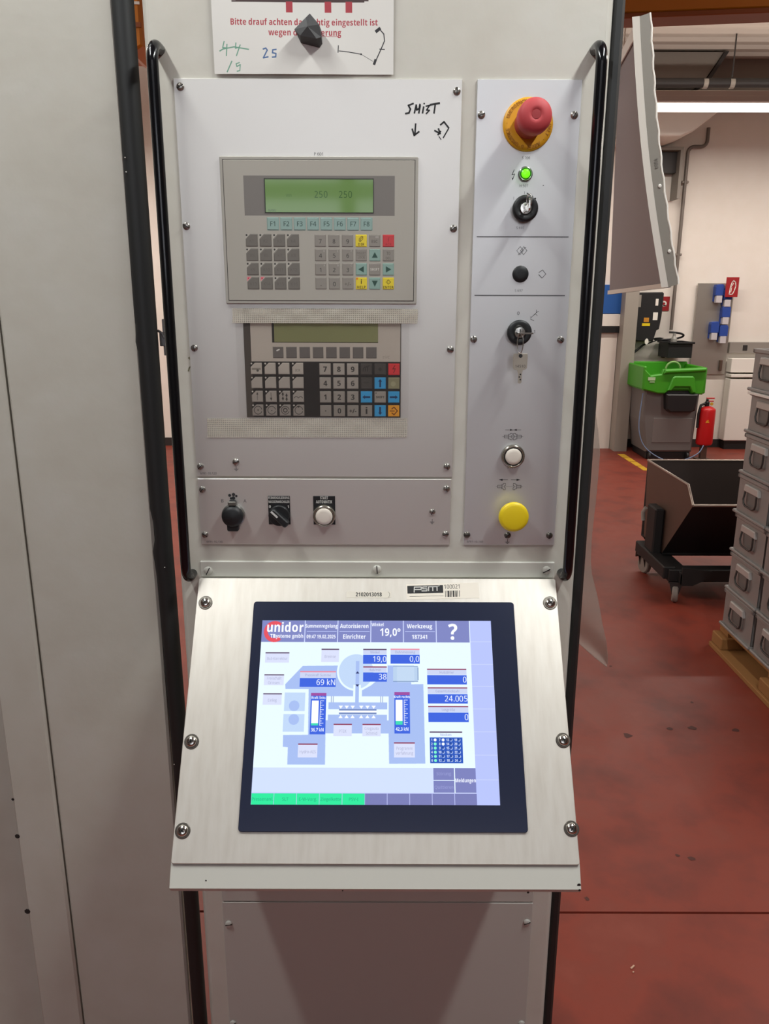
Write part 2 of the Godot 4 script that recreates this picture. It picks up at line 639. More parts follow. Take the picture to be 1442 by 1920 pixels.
# ---------------------------------------------------------------- hall shell
func build_hall() -> void:
	var b := Mb.new()
	b.span(Vector3(-5.2, -0.1, -7.8), Vector3(7.2, 0.0, -0.506))
	b.span(Vector3(-5.2, -0.1, -0.498), Vector3(7.2, 0.0, 5.8))
	b.span(Vector3(-5.2, -0.1, -0.506), Vector3(7.2, -0.006, -0.498))
	var flo := struct("floor", b, M.floor)
	var rng := RandomNumberGenerator.new()
	rng.seed = 7
	for k in 16:
		b = Mb.new()
		var pts: Array = []
		var rr := rng.randf_range(0.006, 0.02)
		for j in 9:
			pts.append(V2(cos(TAU * j / 9), sin(TAU * j / 9)) * rr * rng.randf_range(0.6, 1.2))
		b.xf = Transform3D(Basis(Vector3.RIGHT, -PI / 2), Vector3(rng.randf_range(0.5, 1.4), 0.0006, rng.randf_range(-2.2, 0.1)))
		b.flat(pts)
		part(flo, "stain", b, M.stain)
	b = Mb.new()
	b.span(Vector3(-5.2, 0, -7.8), Vector3(7.2, 4.3, -7.6))
	struct("wall_back", b, M.wall)
	b = Mb.new()
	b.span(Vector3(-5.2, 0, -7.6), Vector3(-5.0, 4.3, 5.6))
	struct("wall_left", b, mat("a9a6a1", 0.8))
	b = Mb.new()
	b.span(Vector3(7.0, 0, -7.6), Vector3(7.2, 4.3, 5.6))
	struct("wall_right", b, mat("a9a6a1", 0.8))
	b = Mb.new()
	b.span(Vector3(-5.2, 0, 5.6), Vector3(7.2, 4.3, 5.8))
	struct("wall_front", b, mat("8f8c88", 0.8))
	# windows in the wall behind the operator, bright with daylight
	var wn := 0
	for q in [[-1.6, -0.36], [-0.24, 1.2]]:
		wn += 1
		b = Mb.new()
		for e in [[q[0] - 0.05, 1.85, q[0], 3.45], [q[1], 1.85, q[1] + 0.05, 3.45], [q[0], 1.85, q[1], 1.90], [q[0], 3.40, q[1], 3.45], [q[0], 2.39, q[1], 2.52]]:
			b.span(Vector3(e[0], e[1], 5.53), Vector3(e[2], e[3], 5.6))
		var wf := struct("window_%d" % wn, b, M.column)
		b = Mb.new()
		b.span(Vector3(q[0], 1.90, 5.575), Vector3(q[1], 2.39, 5.59))
		part(wf, "pane", b, M.daylight)
		b = Mb.new()
		b.span(Vector3(q[0], 2.52, 5.575), Vector3(q[1], 3.40, 5.59))
		part(wf, "pane", b, M.daylight)
		var wl := AreaLight3D.new()
		wl.name = "daylight"
		wl.area_size = Vector2(q[1] - q[0], 1.5)
		wl.light_color = Color("eef4ff")
		wl.light_energy = 0.05
		wl.shadow_enabled = true
		wl.set("area_range", 14.0)
		wl.set("area_attenuation", 2.0)
		wl.position = Vector3((q[0] + q[1]) / 2, 2.65, 5.51)
		wf.add_child(wl)
	# trapezoidal steel deck, ribs across the hall
	b = Mb.new()
	var z := -7.6
	while z < 5.6:
		var prof := [V2(z, 3.98), V2(z + 0.03, 3.9), V2(z + 0.12, 3.9), V2(z + 0.15, 3.98), V2(z + 0.22, 3.98)]
		for i in 4:
			var p: Vector2 = prof[i]
			var q: Vector2 = prof[i + 1]
			b.quad(Vector3(-5, p.y, p.x), Vector3(7, p.y, p.x), Vector3(7, q.y, q.x), Vector3(-5, q.y, q.x))
		z += 0.22
	b.span(Vector3(-5.2, 4.05, -7.8), Vector3(7.2, 4.3, 5.8))
	struct("ceiling", b, M.deck)
	# skirting along the far wall
	b = Mb.new()
	b.span(Vector3(-5, 0, -7.6), Vector3(7, 0.09, -7.58))
	struct("baseboard_back", b, M.dark_metal)

	# worn yellow line on the floor
	b = Mb.new()
	b.xf = Transform3D(Basis(), Vector3(2.56, 0, -6.7))
	for k in 4:
		b.span(Vector3(-0.04 + 0.004 * k, 0.0, -0.44 + k * 0.22), Vector3(0.035, 0.0025, -0.245 + k * 0.22))
	var yl := part(self, "floor_line", b, mat("d0a52a", 0.6))
	tag(yl, "worn yellow marking line on the red floor beside the parts washer", "floor marking")
	# scraps on the floor by the pillar
	b = Mb.new()
	b.xf = Transform3D(Basis(Vector3.UP, 0.7), Vector3(0.62, 0.0, -0.32))
	b.box(Vector3(0, 0.0015, 0), Vector3(0.014, 0.002, 0.004))
	b.box(Vector3(-0.012, 0.0015, 0.01), Vector3(0.004, 0.002, 0.003))
	var sc := part(self, "paper_scrap", b, mat("c9a48c", 0.8))
	tag(sc, "tiny pale scrap lying on the red floor right of the pillar", "scrap")

# ---------------------------------------------------------------- lamps
func build_lamps() -> void:
	var labels := ["ceiling lamp above the operator's left, over the guard door", "ceiling lamp above the operator's right, before the pillar", "long bright strip light in front of the far wall at right", "long strip light in front of the far wall behind the guard door", "strip light over the stacked boxes on the right side of the hall", "strip light over the hall floor behind the guard door", "strip light on the ceiling behind the camera position"]
	for i in lamps.size():
		var l: Array = lamps[i]
		var o := thing("strip_light", labels[i], "lamp", Vector3(l[0], l[1], l[2]), "ceiling strip lights")
		if not l[4]:
			o.rotation.y = PI / 2
		var len: float = l[3]
		var b := Mb.new()
		b.box(Vector3(0, 0.09, 0), Vector3(len, 0.06, 0.13), 0.01)
		b.xf = Transform3D(Basis(), Vector3(0, 0, 0))
		for s in [-1.0, 1.0]:
			b.box(Vector3(s * len * 0.35, 0.12 + (3.898 - l[1] - 0.12) * 0.5, 0), Vector3(0.012, 3.898 - l[1] - 0.12, 0.012))
		for s in [-1.0, 1.0]:
			b.box(Vector3(0, 0.130, s * 0.058), Vector3(len, 0.045, 0.012), 0.003)
		part(o, "housing", b, M.duct)
		b = Mb.new()
		b.box(Vector3(0, 0.033, 0), Vector3(len - 0.04, 0.055, 0.10), 0.015)
		var g := mat("ffffff", 0.5)
		g.emission_enabled = true
		g.emission = Color(l[6])
		g.emission_energy_multiplier = 2.5
		part(o, "diffuser", b, g)
		var a := AreaLight3D.new()
		a.name = "glow"
		a.area_size = Vector2(len - 0.04, 0.10)
		a.light_energy = l[5]
		a.light_color = Color(l[6])
		a.shadow_enabled = true
		a.set("area_range", 14.0)
		a.set("area_attenuation", 2.0)
		a.rotation.x = -PI / 2
		a.position = Vector3(0, 0.0, 0)
		o.add_child(a)
		if i > 1:      # the hall fittings also shine upwards
			b = Mb.new()
			b.box(Vector3(0, 0.124, 0), Vector3(len - 0.04, 0.010, 0.08), 0.002)
			part(o, "top_diffuser", b, g)
			var up := a.duplicate() as AreaLight3D
			up.name = "uplight"
			up.light_energy = l[5] * 0.35
			up.rotation.x = PI / 2
			up.position = Vector3(0, 0.135, 0)
			o.add_child(up)

# ---------------------------------------------------------------- guard door at the left
func build_guard_door() -> void:
	var o := thing("guard_door", "large light grey sheet metal guard door with black rubber edge at left", "door", Vector3(-0.5, 0.0, 0))
	var off := Transform3D(Basis(), Vector3(0.5, 0, 0))
	var b := Mb.new()
	b.xf = off
	b.span(Vector3(-0.6095, 0.03, -0.022), Vector3(-0.392, 2.5, 0.0), 0.004)
	part(o, "door_panel", b, M.paint)
	b = Mb.new()
	b.xf = off
	b.span(Vector3(-0.693, 0.03, -0.022), Vector3(-0.6125, 2.5, 0.001), 0.004)
	part(o, "hinge_panel", b, M.paint)
	b = Mb.new()
	b.xf = off
	b.span(Vector3(-1.7, 0.03, -0.09), Vector3(-0.697, 2.5, -0.055), 0.003)
	part(o, "side_panel", b, M.paint)
	b = Mb.new()
	b.xf = off
	b.span(Vector3(-0.70, 0.03, -0.055), Vector3(-0.60, 2.5, -0.023), 0.0)
	part(o, "door_frame", b, M.dark_metal)
	# rubber safety edge, hollow bulb section, worn
	b = Mb.new()
	b.xf = off
	var rows: Array = []
	# y, left x, right x
	var outl := [[0.03, -0.388, -0.360], [0.5, -0.389, -0.361], [0.83, -0.3905, -0.361], [0.95, -0.392, -0.362], [1.14, -0.394, -0.363], [1.185, -0.3975, -0.3635], [1.21, -0.3915, -0.3635], [1.24, -0.3935, -0.3635], [1.26, -0.397, -0.364], [1.4, -0.397, -0.364], [1.52, -0.397, -0.364], [1.535, -0.400, -0.364], [1.56, -0.3975, -0.364], [1.58, -0.399, -0.364], [1.8, -0.3975, -0.3645], [2.1, -0.396, -0.365], [2.5, -0.396, -0.365]]
	for r in outl:
		var ring: Array = []
		var c: float = (r[1] + r[2]) * 0.5
		var h: float = (r[2] - r[1]) * 0.5
		for k in 13:
			var a := PI - PI * k / 12.0
			ring.append(Vector3(c + h * cos(a), r[0], -0.012 + 0.022 * sin(a)))
		rows.append(ring)
	for i in rows.size() - 1:
		for k in 12:
			var c0: Vector3 = Vector3(cos(PI - PI * k / 12.0), 0, sin(PI - PI * k / 12.0))
			var c1: Vector3 = Vector3(cos(PI - PI * (k + 1) / 12.0), 0, sin(PI - PI * (k + 1) / 12.0))
			b.quad_n(rows[i][k], rows[i][k + 1], rows[i + 1][k + 1], rows[i + 1][k], c0, c1, c1, c0)
		b.quad(rows[i][12], rows[i][0], rows[i + 1][0], rows[i + 1][12])
	part(o, "rubber_edge", b, M.rubber)
	b = Mb.new()
	b.xf = off
	for p in [[-0.3885, 1.805], [-0.3885, 1.785], [-0.374, 1.16], [-0.383, 0.78]]:
		b.box(Vector3(p[0], p[1], 0.0095), Vector3(0.0014, 0.0014, 0.001))
	part(o, "paint_speck", b, M.white)
	# dents and chips along the outer edge
	b = Mb.new()
	b.xf = off
	for p in [[-0.692, 0.62, 0.005], [-0.6925, 0.45, 0.006], [-0.691, 0.70, 0.003]]:
		b.disc(V2(p[0], p[1]), p[2], 0.0014, 7)
	part(o, "paint_chip", b, M.slot)
	# latch plate seen through the gap
	b = Mb.new()
	b.xf = off
	b.span(Vector3(-0.366, 1.527, -0.03), Vector3(-0.345, 1.549, -0.026), 0.001)
	b.span(Vector3(-0.361, 1.512, -0.034), Vector3(-0.3575, 1.57, -0.0285), 0.001)
	b.tube([Vector3(-0.367, 1.552, -0.024), Vector3(-0.36, 1.548, -0.022), Vector3(-0.357, 1.541, -0.022)], 0.0022, 8)
	part(o, "latch", b, mat("8f8f91", 0.4, 0.6))

# ---------------------------------------------------------------- the pillar
func rounded_rect(x0: float, y0: float, x1: float, y1: float, r: float, seg := 5) -> PackedVector2Array:
	var p := PackedVector2Array()
	for c in [[x1 - r, y0 + r, -PI / 2], [x1 - r, y1 - r, 0.0], [x0 + r, y1 - r, PI / 2], [x0 + r, y0 + r, PI]]:
		for k in seg + 1:
			var a: float = c[2] + PI / 2 * k / seg
			p.append(Vector2(c[0] + r * cos(a), c[1] + r * sin(a)))
	return p

var slotted: ArrayMesh
var slotted_slot: ArrayMesh
var cross_head: ArrayMesh
var cross_slot: ArrayMesh
var washer: ArrayMesh

func screw(parent: Node, x: float, y: float, z: float, turn := 0.4, scale := 1.0, m: Material = null, cross := false, called := "screw") -> void:
	if slotted == null:
		var b := Mb.new()
		b.lathe([V2(0.0056, 0), V2(0.0056, 0.0012), V2(0.0051, 0.0023), V2(0.0038, 0.0030), V2(0.002, 0.0034), V2(0.0, 0.0035)], 20, true)
		slotted = b.mesh()
		b = Mb.new()
		b.box(Vector3(0, 0, 0.003), Vector3(0.0105, 0.0012, 0.0014))
		slotted_slot = b.mesh()
		b = Mb.new()
		b.lathe([V2(0.0116, 0), V2(0.0116, 0.0008), V2(0.0108, 0.0014), V2(0.0080, 0.0014)], 24)
		washer = b.mesh()
		b = Mb.new()
		b.lathe([V2(0.0086, 0.0008), V2(0.0082, 0.0035), V2(0.0068, 0.0052), V2(0.004, 0.0061), V2(0.0, 0.0063)], 24, true)
		cross_head = b.mesh()
		b = Mb.new()
		b.box(Vector3(0, 0, 0.0056), Vector3(0.0076, 0.0021, 0.0022))
		b.box(Vector3(0, 0, 0.0056), Vector3(0.0021, 0.0076, 0.0022))
		cross_slot = b.mesh()
	var h := mpart(parent, called, cross_head if cross else slotted, m if m else M.screw, at_xy(x, y, z, turn).scaled_local(Vector3.ONE * scale))
	if cross:
		mpart(h, "washer", washer, M.screw_dark)
	mpart(h, "recess" if cross else "slot", cross_slot if cross else slotted_slot, M.slot)

func build_pillar() -> void:
	var o := thing("control_pillar", "tall off-white painted sheet metal control pillar carrying the operator panels", "control pillar", Vector3(-0.012, 0, 0))
	var off := Transform3D(Basis(), Vector3(0.012, 0, 0))
	var b := Mb.new()
	# rounded cross section in x-z, front at z = 0, extruded upwards
	b.xf = off * Transform3D(Basis(Vector3.RIGHT, -PI / 2), Vector3.ZERO)
	var p2 := rounded_rect(-0.352, 0.0, 0.328, 0.26, 0.010, 5)
	b.prism(p2, 0.0, 2.4, 0.002)
	part(o, "body", b, M.paint_pillar)
	# black rubber edge on the right flank
	b = Mb.new()
	b.xf = off
	b.span(Vector3(0.3275, 0.02, -0.04), Vector3(0.3455, 2.4, -0.003), 0.005)
	part(o, "edge_strip", b, M.rubber)
	# grab handles
	for s in [[-0.3295, 1.9515, 1.146], [0.3045, 1.9525, 1.149]]:
		b = Mb.new()
		b.xf = off
		var x: float = s[0]
		var yt: float = s[1]
		var yb: float = s[2]
		var path: Array = [Vector3(x, yt, 0.0), Vector3(x, yt, 0.012)]
		var R := 0.028
		var zc := 0.014
		for k in range(1, 9):
			var a := PI / 2 * k / 8.0
			path.append(Vector3(x, yt - R + R * cos(a), zc + R * sin(a)))
		for k in range(0, 9):
			var a := PI / 2 * k / 8.0
			path.append(Vector3(x, yb + R - R * sin(a), zc + R * cos(a)))
		path.append(Vector3(x, yb, 0.0))
		b.tube(path, 0.0082, 16)
		part(o, "grab_handle", b, M.black_gloss)
	# flange above the console
	b = Mb.new()
	b.xf = off
	b.span(Vector3(-0.315, 1.141, 0.0), Vector3(0.291, 1.1695, 0.004), 0.0015)
	var fl := part(o, "flange", b, M.paint_flange)
	for q in [[-0.3013, 1.1525, 1.1], [-0.0125, 1.156, 1.65], [0.277, 1.155, 0.5]]:
		screw(fl, q[0] + 0.012, q[1], 0.004, q[2], 1.3, M.paint_flange)
	# cover sheets below the console
	b = Mb.new()
	b.xf = off
	b.span(Vector3(-0.312, 0.04, 0.0), Vector3(0.290, 0.474, 0.003), 0.0012)
	var cv := part(o, "lower_cover", b, M.paint_cover)
	for q in [[-0.3013, 0.4245, 0.2], [0.280, 0.430, 0.4], [-0.304, 0.181, 0.7], [0.281, 0.183, 0.2]]:
		screw(cv, q[0] + 0.012, q[1], 0.003, q[2], 1.25, M.paint_cover)
	b = Mb.new()
	b.xf = off
	b.span(Vector3(-0.312, 0.4765, 0.0), Vector3(0.290, 0.74, 0.003), 0.0012)
	var cu := part(o, "upper_cover", b, M.paint_cover)
	for q in [[-0.3013, 0.515, 0.2], [0.280, 0.518, 0.4]]:
		screw(cu, q[0] + 0.012, q[1], 0.003, q[2], 1.25, M.paint_cover)
	# olive paint blemish by the left handle
	b = Mb.new()
	b.xf = off
	b.ring(V2(-0.309, 1.5045), 0.0035, 0.0085, 0.0004, 14, -0.9, 2.4)
	b.flat([V2(-0.304, 1.507), V2(-0.299, 1.504), V2(-0.2985, 1.499), V2(-0.303, 1.4985)], 0.0004)
	b.stroke([V2(-0.3095, 1.499), V2(-0.314, 1.4945), V2(-0.3155, 1.49)], 0.002, 0.0004)
	part(o, "paint_blemish", b, mat("77735a", 0.8))

# ---------------------------------------------------------------- main plate with handwriting
func build_main_plate() -> void:
	var o := thing("instrument_plate", "large aluminium plate holding both keypad panels, with handwritten pen marks", "panel", Vector3(-0.0995, 1.3175, 0))
	var b := Mb.new()
	b.span(Vector3(-0.212, 0, 0), Vector3(0.212, 0.596, 0.003), 0.0008)
	part(o, "plate", b, M.alu)
	var pts := [[-0.3015, 1.902], [0.1044, 1.897], [-0.3045, 1.709], [0.1043, 1.7065], [-0.3032, 1.5262], [0.104, 1.525], [-0.3045, 1.334], [0.103, 1.335]]
	for i in pts.size():
		screw(o, pts[i][0] + 0.0995, pts[i][1] - 1.3175, 0.003, 0.5 + i * 1.1)
	screw(o, -0.2455 + 0.0995, 1.342 - 1.3175, 0.003, 0.3, 1.0, null, false, "ground_screw")
	# handwriting: SHIFT, a down arrow, a bent arrow
	b = Mb.new()
	b.xf = Transform3D(Basis(), Vector3(0.0995, -1.3175, 0.0033))
	var w := 0.0024
	b.stroke([V2(0.0405, 1.8805), V2(0.0335, 1.878), V2(0.0365, 1.873), V2(0.0345, 1.868), V2(0.0295, 1.867)], w)
	b.stroke([V2(0.0425, 1.868), V2(0.045, 1.8785), V2(0.046, 1.872), V2(0.0495, 1.874), V2(0.0505, 1.8795)], w)
	b.stroke([V2(0.049, 1.868), V2(0.0508, 1.8775)], w)
	b.stroke([V2(0.0545, 1.868), V2(0.056, 1.876)], w)
	b.disc(V2(0.0567, 1.8805), 0.0012)
	b.stroke([V2(0.0595, 1.877), V2(0.0645, 1.878), V2(0.0605, 1.872), V2(0.0645, 1.8715), V2(0.060, 1.867)], w * 0.85)
	b.stroke([V2(0.0715, 1.868), V2(0.073, 1.879)], w)
	b.stroke([V2(0.066, 1.879), V2(0.079, 1.8812)], w * 1.15)
	b.stroke([V2(0.0445, 1.853), V2(0.0435, 1.838)], w)
	b.stroke([V2(0.0395, 1.846), V2(0.0425, 1.8375), V2(0.0495, 1.8425)], w)
	b.stroke([V2(0.0815, 1.852), V2(0.0865, 1.856), V2(0.0935, 1.848)], w)
	b.stroke([V2(0.0935, 1.847), V2(0.086, 1.8345)], w * 0.8)
	b.stroke([V2(0.073, 1.844), V2(0.081, 1.840), V2(0.0785, 1.8465)], w)
	b.stroke([V2(0.078, 1.8385), V2(0.0815, 1.843)], w)
	b.stroke([V2(0.0795, 1.836), V2(0.0825, 1.832)], w * 0.5)
	part(o, "handwriting", b, M.ink)
	# ground symbol and print
	b = Mb.new()
	b.xf = Transform3D(Basis(), Vector3(0.0995, -1.3175, 0.0033))
	ground_symbol(b, -0.2455, 1.330)
	b.add_text("6FR1-10.120", F.sans, 0.005, at_xy(-0.292, 1.3225), 0.0)
	b.add_text("P 601", F.sans, 0.006, at_xy(-0.1, 1.8115), 0.0)
	part(o, "printed_mark", b, M.ink_soft)

func ground_symbol(b: Mb, x: float, y: float) -> void:
	b.stroke([V2(x, y + 0.005), V2(x, y)], 0.0007)
	b.stroke([V2(x - 0.0035, y), V2(x + 0.0035, y)], 0.0007)
	b.stroke([V2(x - 0.002, y - 0.0015), V2(x + 0.002, y - 0.0015)], 0.0007)
	b.stroke([V2(x - 0.0008, y - 0.003), V2(x + 0.0008, y - 0.003)], 0.0007)

# ---------------------------------------------------------------- upper keypad panel (grey)
func key_poly(cx: float, cy: float, w: float, h: float, cut: float) -> PackedVector2Array:
	var p := PackedVector2Array()
	var x0 := cx - w / 2
	var x1 := cx + w / 2
	var y0 := cy - h / 2
	var y1 := cy + h / 2
	p.append(V2(x0, y0))
	p.append(V2(x1, y0))
	p.append(V2(x1, y1))
	if cut > 0.0:
		p.append(V2(x0 + cut, y1))
		p.append(V2(x0, y1 - cut))
	else:
		p.append(V2(x0, y1))
	return p

func build_operator_panel() -> void:
	var W := 295.5
	var H := 211.0
	var P := Print.new(W, H, 4.0, col("aba69c"), F)
	# legends, millimetres from the top left
	P.rect(34, H - 185, 227.5, 56.5, col("79746f"))
	P.rect(65.8, H - 180.4, 163.4, 47.6, col("67854c"))
	var ink := col("2e2c29")
	var lcd := col("3b5a34")
	P.text("250", 150, H - 158.5, 13, lcd, 1, "mono", 0.9)
	P.text("250", 187, H - 158.5, 13, lcd, 1, "mono", 0.9)
	P.text("V01", 102, H - 157, 5, lcd, 1, "mono")
	P.text("MANU", 76, H - 136, 5, lcd, 1, "mono")
	var keys: Array = []   # x, y (from bottom), w, h, cut, shared colour index
	for i in 8:
		var x := 76.4 + i * 20.33
		P.rect(x - 9.3, H - 116.7 - 9.6, 18.6, 19.2, col("8ea7a0"))
		P.text("F%d" % (i + 1), x, H - 116.7, 9.5, col("2c443f"))
		keys.append([x, 116.7, 17.0, 17.4, 0.0])
	for r in 4:
		for c in 4:
			var x := 43.2 + c * 21.05
			var y := 92.8 - r * 21.0
			P.rect(x - 9.2, H - y - 9.2, 18.4, 18.4, col("6f6a63"))
			P.poly([V2(x - 9.6, H - y - 9.6), V2(x - 1.8, H - y - 9.6), V2(x - 9.6, H - y - 1.8)], col("b2ada3"))
			if r == 3 and c < 2:
				P.poly([V2(x - 9.6, H - y - 9.6), V2(x - 3.0, H - y - 9.6), V2(x - 9.6, H - y - 3.0)], col("e07f88"))
				P.disc(x - 7.4, H - y - 7.4, 1.1, col("b9434f"))
			else:
				P.disc(x - 7.7, H - y - 7.7, 1.4, col("35322e"))
			P.text(["K%d" % (r * 4 + c + 1)][0], x, H - y + 1, 6.5, col("625d57"))
			keys.append([x, y, 17.4, 17.6, 7.0])
	var grid := [["7", "8", "9", "DIR", "ESC", "ACK"], ["4", "5", "6", "INS", "up", "DEL"], ["1", "2", "3", "left", "SHIFT", "right"], [".", "0", "+/-", "HELP", "down", "ENTER"]]
	for r in 4:
		for c in 6:
			var x := 148.0 + c * 20.85
			var y := 92.6 - r * 20.9
			var k: String = grid[r][c]
			var bg := col("8c867e")
			if k in ["DIR", "HELP", "ENTER"]:
				bg = col("dfc935")
			elif k == "ACK":
				bg = col("c23c40")
			elif k in ["up", "down", "left", "right"]:
				bg = col("87a399")
			P.rect(x - 8.7, H - y - 8.9, 17.4, 17.8, bg)
			var Y := H - y
			var tri_ink := col("2b4a40")
			if k == "up":
				P.poly([V2(x - 4.5, Y + 3.8), V2(x + 4.5, Y + 3.8), V2(x, Y - 4.4)], tri_ink)
			elif k == "down":
				P.poly([V2(x - 4.5, Y - 4.2), V2(x + 4.5, Y - 4.2), V2(x, Y + 4.8)], tri_ink)
			elif k == "left":
				P.poly([V2(x + 3.8, Y - 4.6), V2(x + 3.8, Y + 4.6), V2(x - 4.6, Y)], tri_ink)
			elif k == "right":
				P.poly([V2(x - 3.8, Y - 4.6), V2(x - 3.8, Y + 4.6), V2(x + 4.6, Y)], tri_ink)
			elif k == "DIR":
				P.line([V2(x - 3, Y + 0.5), V2(x - 3, Y - 3), V2(x + 0.5, Y - 6.5), V2(x + 2.5, Y - 6), V2(x + 2.5, Y - 2.5), V2(x - 1, Y + 1), V2(x - 3, Y + 0.5)], 0.8, col("6b5a10"))
				P.line([V2(x - 1, Y + 1), V2(x - 1, Y - 2.5), V2(x + 2.5, Y - 6)], 0.8, col("6b5a10"))
				P.text("DIR", x, Y + 5.3, 5.4, col("6b5a10"), 1, "bold", 1.1)
			elif k == "HELP":
				P.text("i", x, Y - 2.6, 9.5, col("4f450f"), 1, "bold")
				P.text("HELP", x, Y + 5.6, 5.4, col("5a4e10"), 1, "bold", 1.1)
				P.disc(x - 6.5, Y - 7, 1.5, col("e07a2c"))
			elif k == "ENTER":
				P.line([V2(x - 2, Y - 3.5), V2(x, Y - 5.5), V2(x + 3.6, Y - 2.2), V2(x, Y + 1), V2(x - 2, Y - 0.8)], 0.9, col("6b5a10"))
				P.line([V2(x - 3.6, Y - 2.2), V2(x, Y - 2.2)], 0.9, col("6b5a10"))
				P.text("ENTER", x, Y + 5.6, 5.0, col("5a4e10"), 1, "bold", 1.05)
			elif k == "ACK":
				P.line([V2(x + 1, Y - 5), V2(x - 0.6, Y - 1.5), V2(x + 0.6, Y - 1.5), V2(x - 0.6, Y + 1.2)], 0.8, col("8a2a2e"))
				P.text("ACK", x, Y + 5, 5, col("9a3034"), 1, "bold")
			elif k == "INS":
				P.text("INSERT", x, Y - 3, 4.6, col("5c574f"))
				P.rect(x - 7, Y - 0.2, 14, 0.5, col("5c574f"))
				P.text("LOCK", x, Y + 3.2, 4.6, col("5c574f"))
			elif k == "DEL":
				P.text("T0", x, Y - 2.6, 6, col("5c574f"))
				P.text("DEL", x, Y + 4.4, 5, col("5c574f"))
			elif k == "SHIFT":
				P.text("SHIFT", x, Y, 5.2, col("c9c4bb"), 1, "bold")
			elif k == "ESC":
				P.text("ESC", x - 0.5, Y + 1, 5.5, col("5c574f"), 1, "bold")
				P.rect(x + 1, Y - 7, 5, 3, col("a39d95"))
			else:
				P.text(k, x, Y + 1, 8.5, ink if k != "+/-" else col("5c574f"))
				if k in ["1", "2", "3", "4", "5", "6"]:
					P.text({"4": "D", "5": "E", "6": "F", "1": "A", "2": "B", "3": "C"}[k], x + 5.6, Y - 5.6, 3.6, col("bcb7ae"))
			keys.append([x, y, 16.6, 17.0, 0.0])
	var tex := P.texture()
	var face := mat("ffffff", 0.42)
	face.albedo_texture = tex
	var o := thing("keypad_panel", "light grey operator panel with lit green display, teal, yellow and red keys", "control panel", Vector3(-0.2475, 1.5955, 0.003))
	var uv := Rect2(0, 0, W / 1000.0, H / 1000.0)
	var b := Mb.new()
	# bezel: stepped frame
	b.prism(rounded_rect(-0.001, -0.001, W / 1000 + 0.001, H / 1000 + 0.001, 0.002, 3), 0.0, 0.0055, 0.001)
	part(o, "bezel", b, M.frame_grey)
	b = Mb.new()
	var iw := 0.0034
	for e in [[iw, iw, W / 1000 - iw, iw + 0.0009], [iw, H / 1000 - iw - 0.0009, W / 1000 - iw, H / 1000 - iw], [iw, iw, iw + 0.0009, H / 1000 - iw], [W / 1000 - iw - 0.0009, iw, W / 1000 - iw, H / 1000 - iw]]:
		b.span(Vector3(e[0], e[1], 0.0045), Vector3(e[2], e[3], 0.0057))
	part(o, "frame_groove", b, mat("4b4844", 0.7))
	b = Mb.new()
	b.uvr = uv
	b.prism(rounded_rect(iw + 0.0009, iw + 0.0009, W / 1000 - iw - 0.0009, H / 1000 - iw - 0.0009, 0.001, 2), 0.003, 0.0061, 0.0003)
	part(o, "keypad_foil", b, face)
	for k in keys:
		b = Mb.new()
		b.uvr = uv
		b.prism(key_poly(k[0] / 1000, k[1] / 1000, k[2] / 1000, k[3] / 1000, k[4] / 1000), 0.0058, 0.0067, 0.0005)
		part(o, "key", b, face)
	# display, lit from behind: glass over the printed liquid crystal
	var dm := mat("0a0e08", 0.06)
	dm.albedo_texture = tex
	dm.albedo_color = Color(0.95, 0.95, 0.95)
	dm.emission_enabled = true
	dm.emission_texture = tex
	dm.emission_energy_multiplier = 0.24
	b = Mb.new()
	b.uvr = uv
	b.span(Vector3(0.0661, 0.1332, 0.005), Vector3(0.2289, 0.1802, 0.0064), 0.0002)
	part(o, "display", b, dm, "lit green liquid crystal display reading 250 twice")
	b = Mb.new()
	for e in [[0.0655, 0.1326, 0.2295, 0.1332], [0.0655, 0.1802, 0.2295, 0.1812], [0.0649, 0.1326, 0.0661, 0.1812], [0.2289, 0.1326, 0.2297, 0.1812]]:
		b.span(Vector3(e[0], e[1], 0.005), Vector3(e[2], e[3], 0.0068))
	part(o, "display_rim", b, mat("3c423a", 0.6))

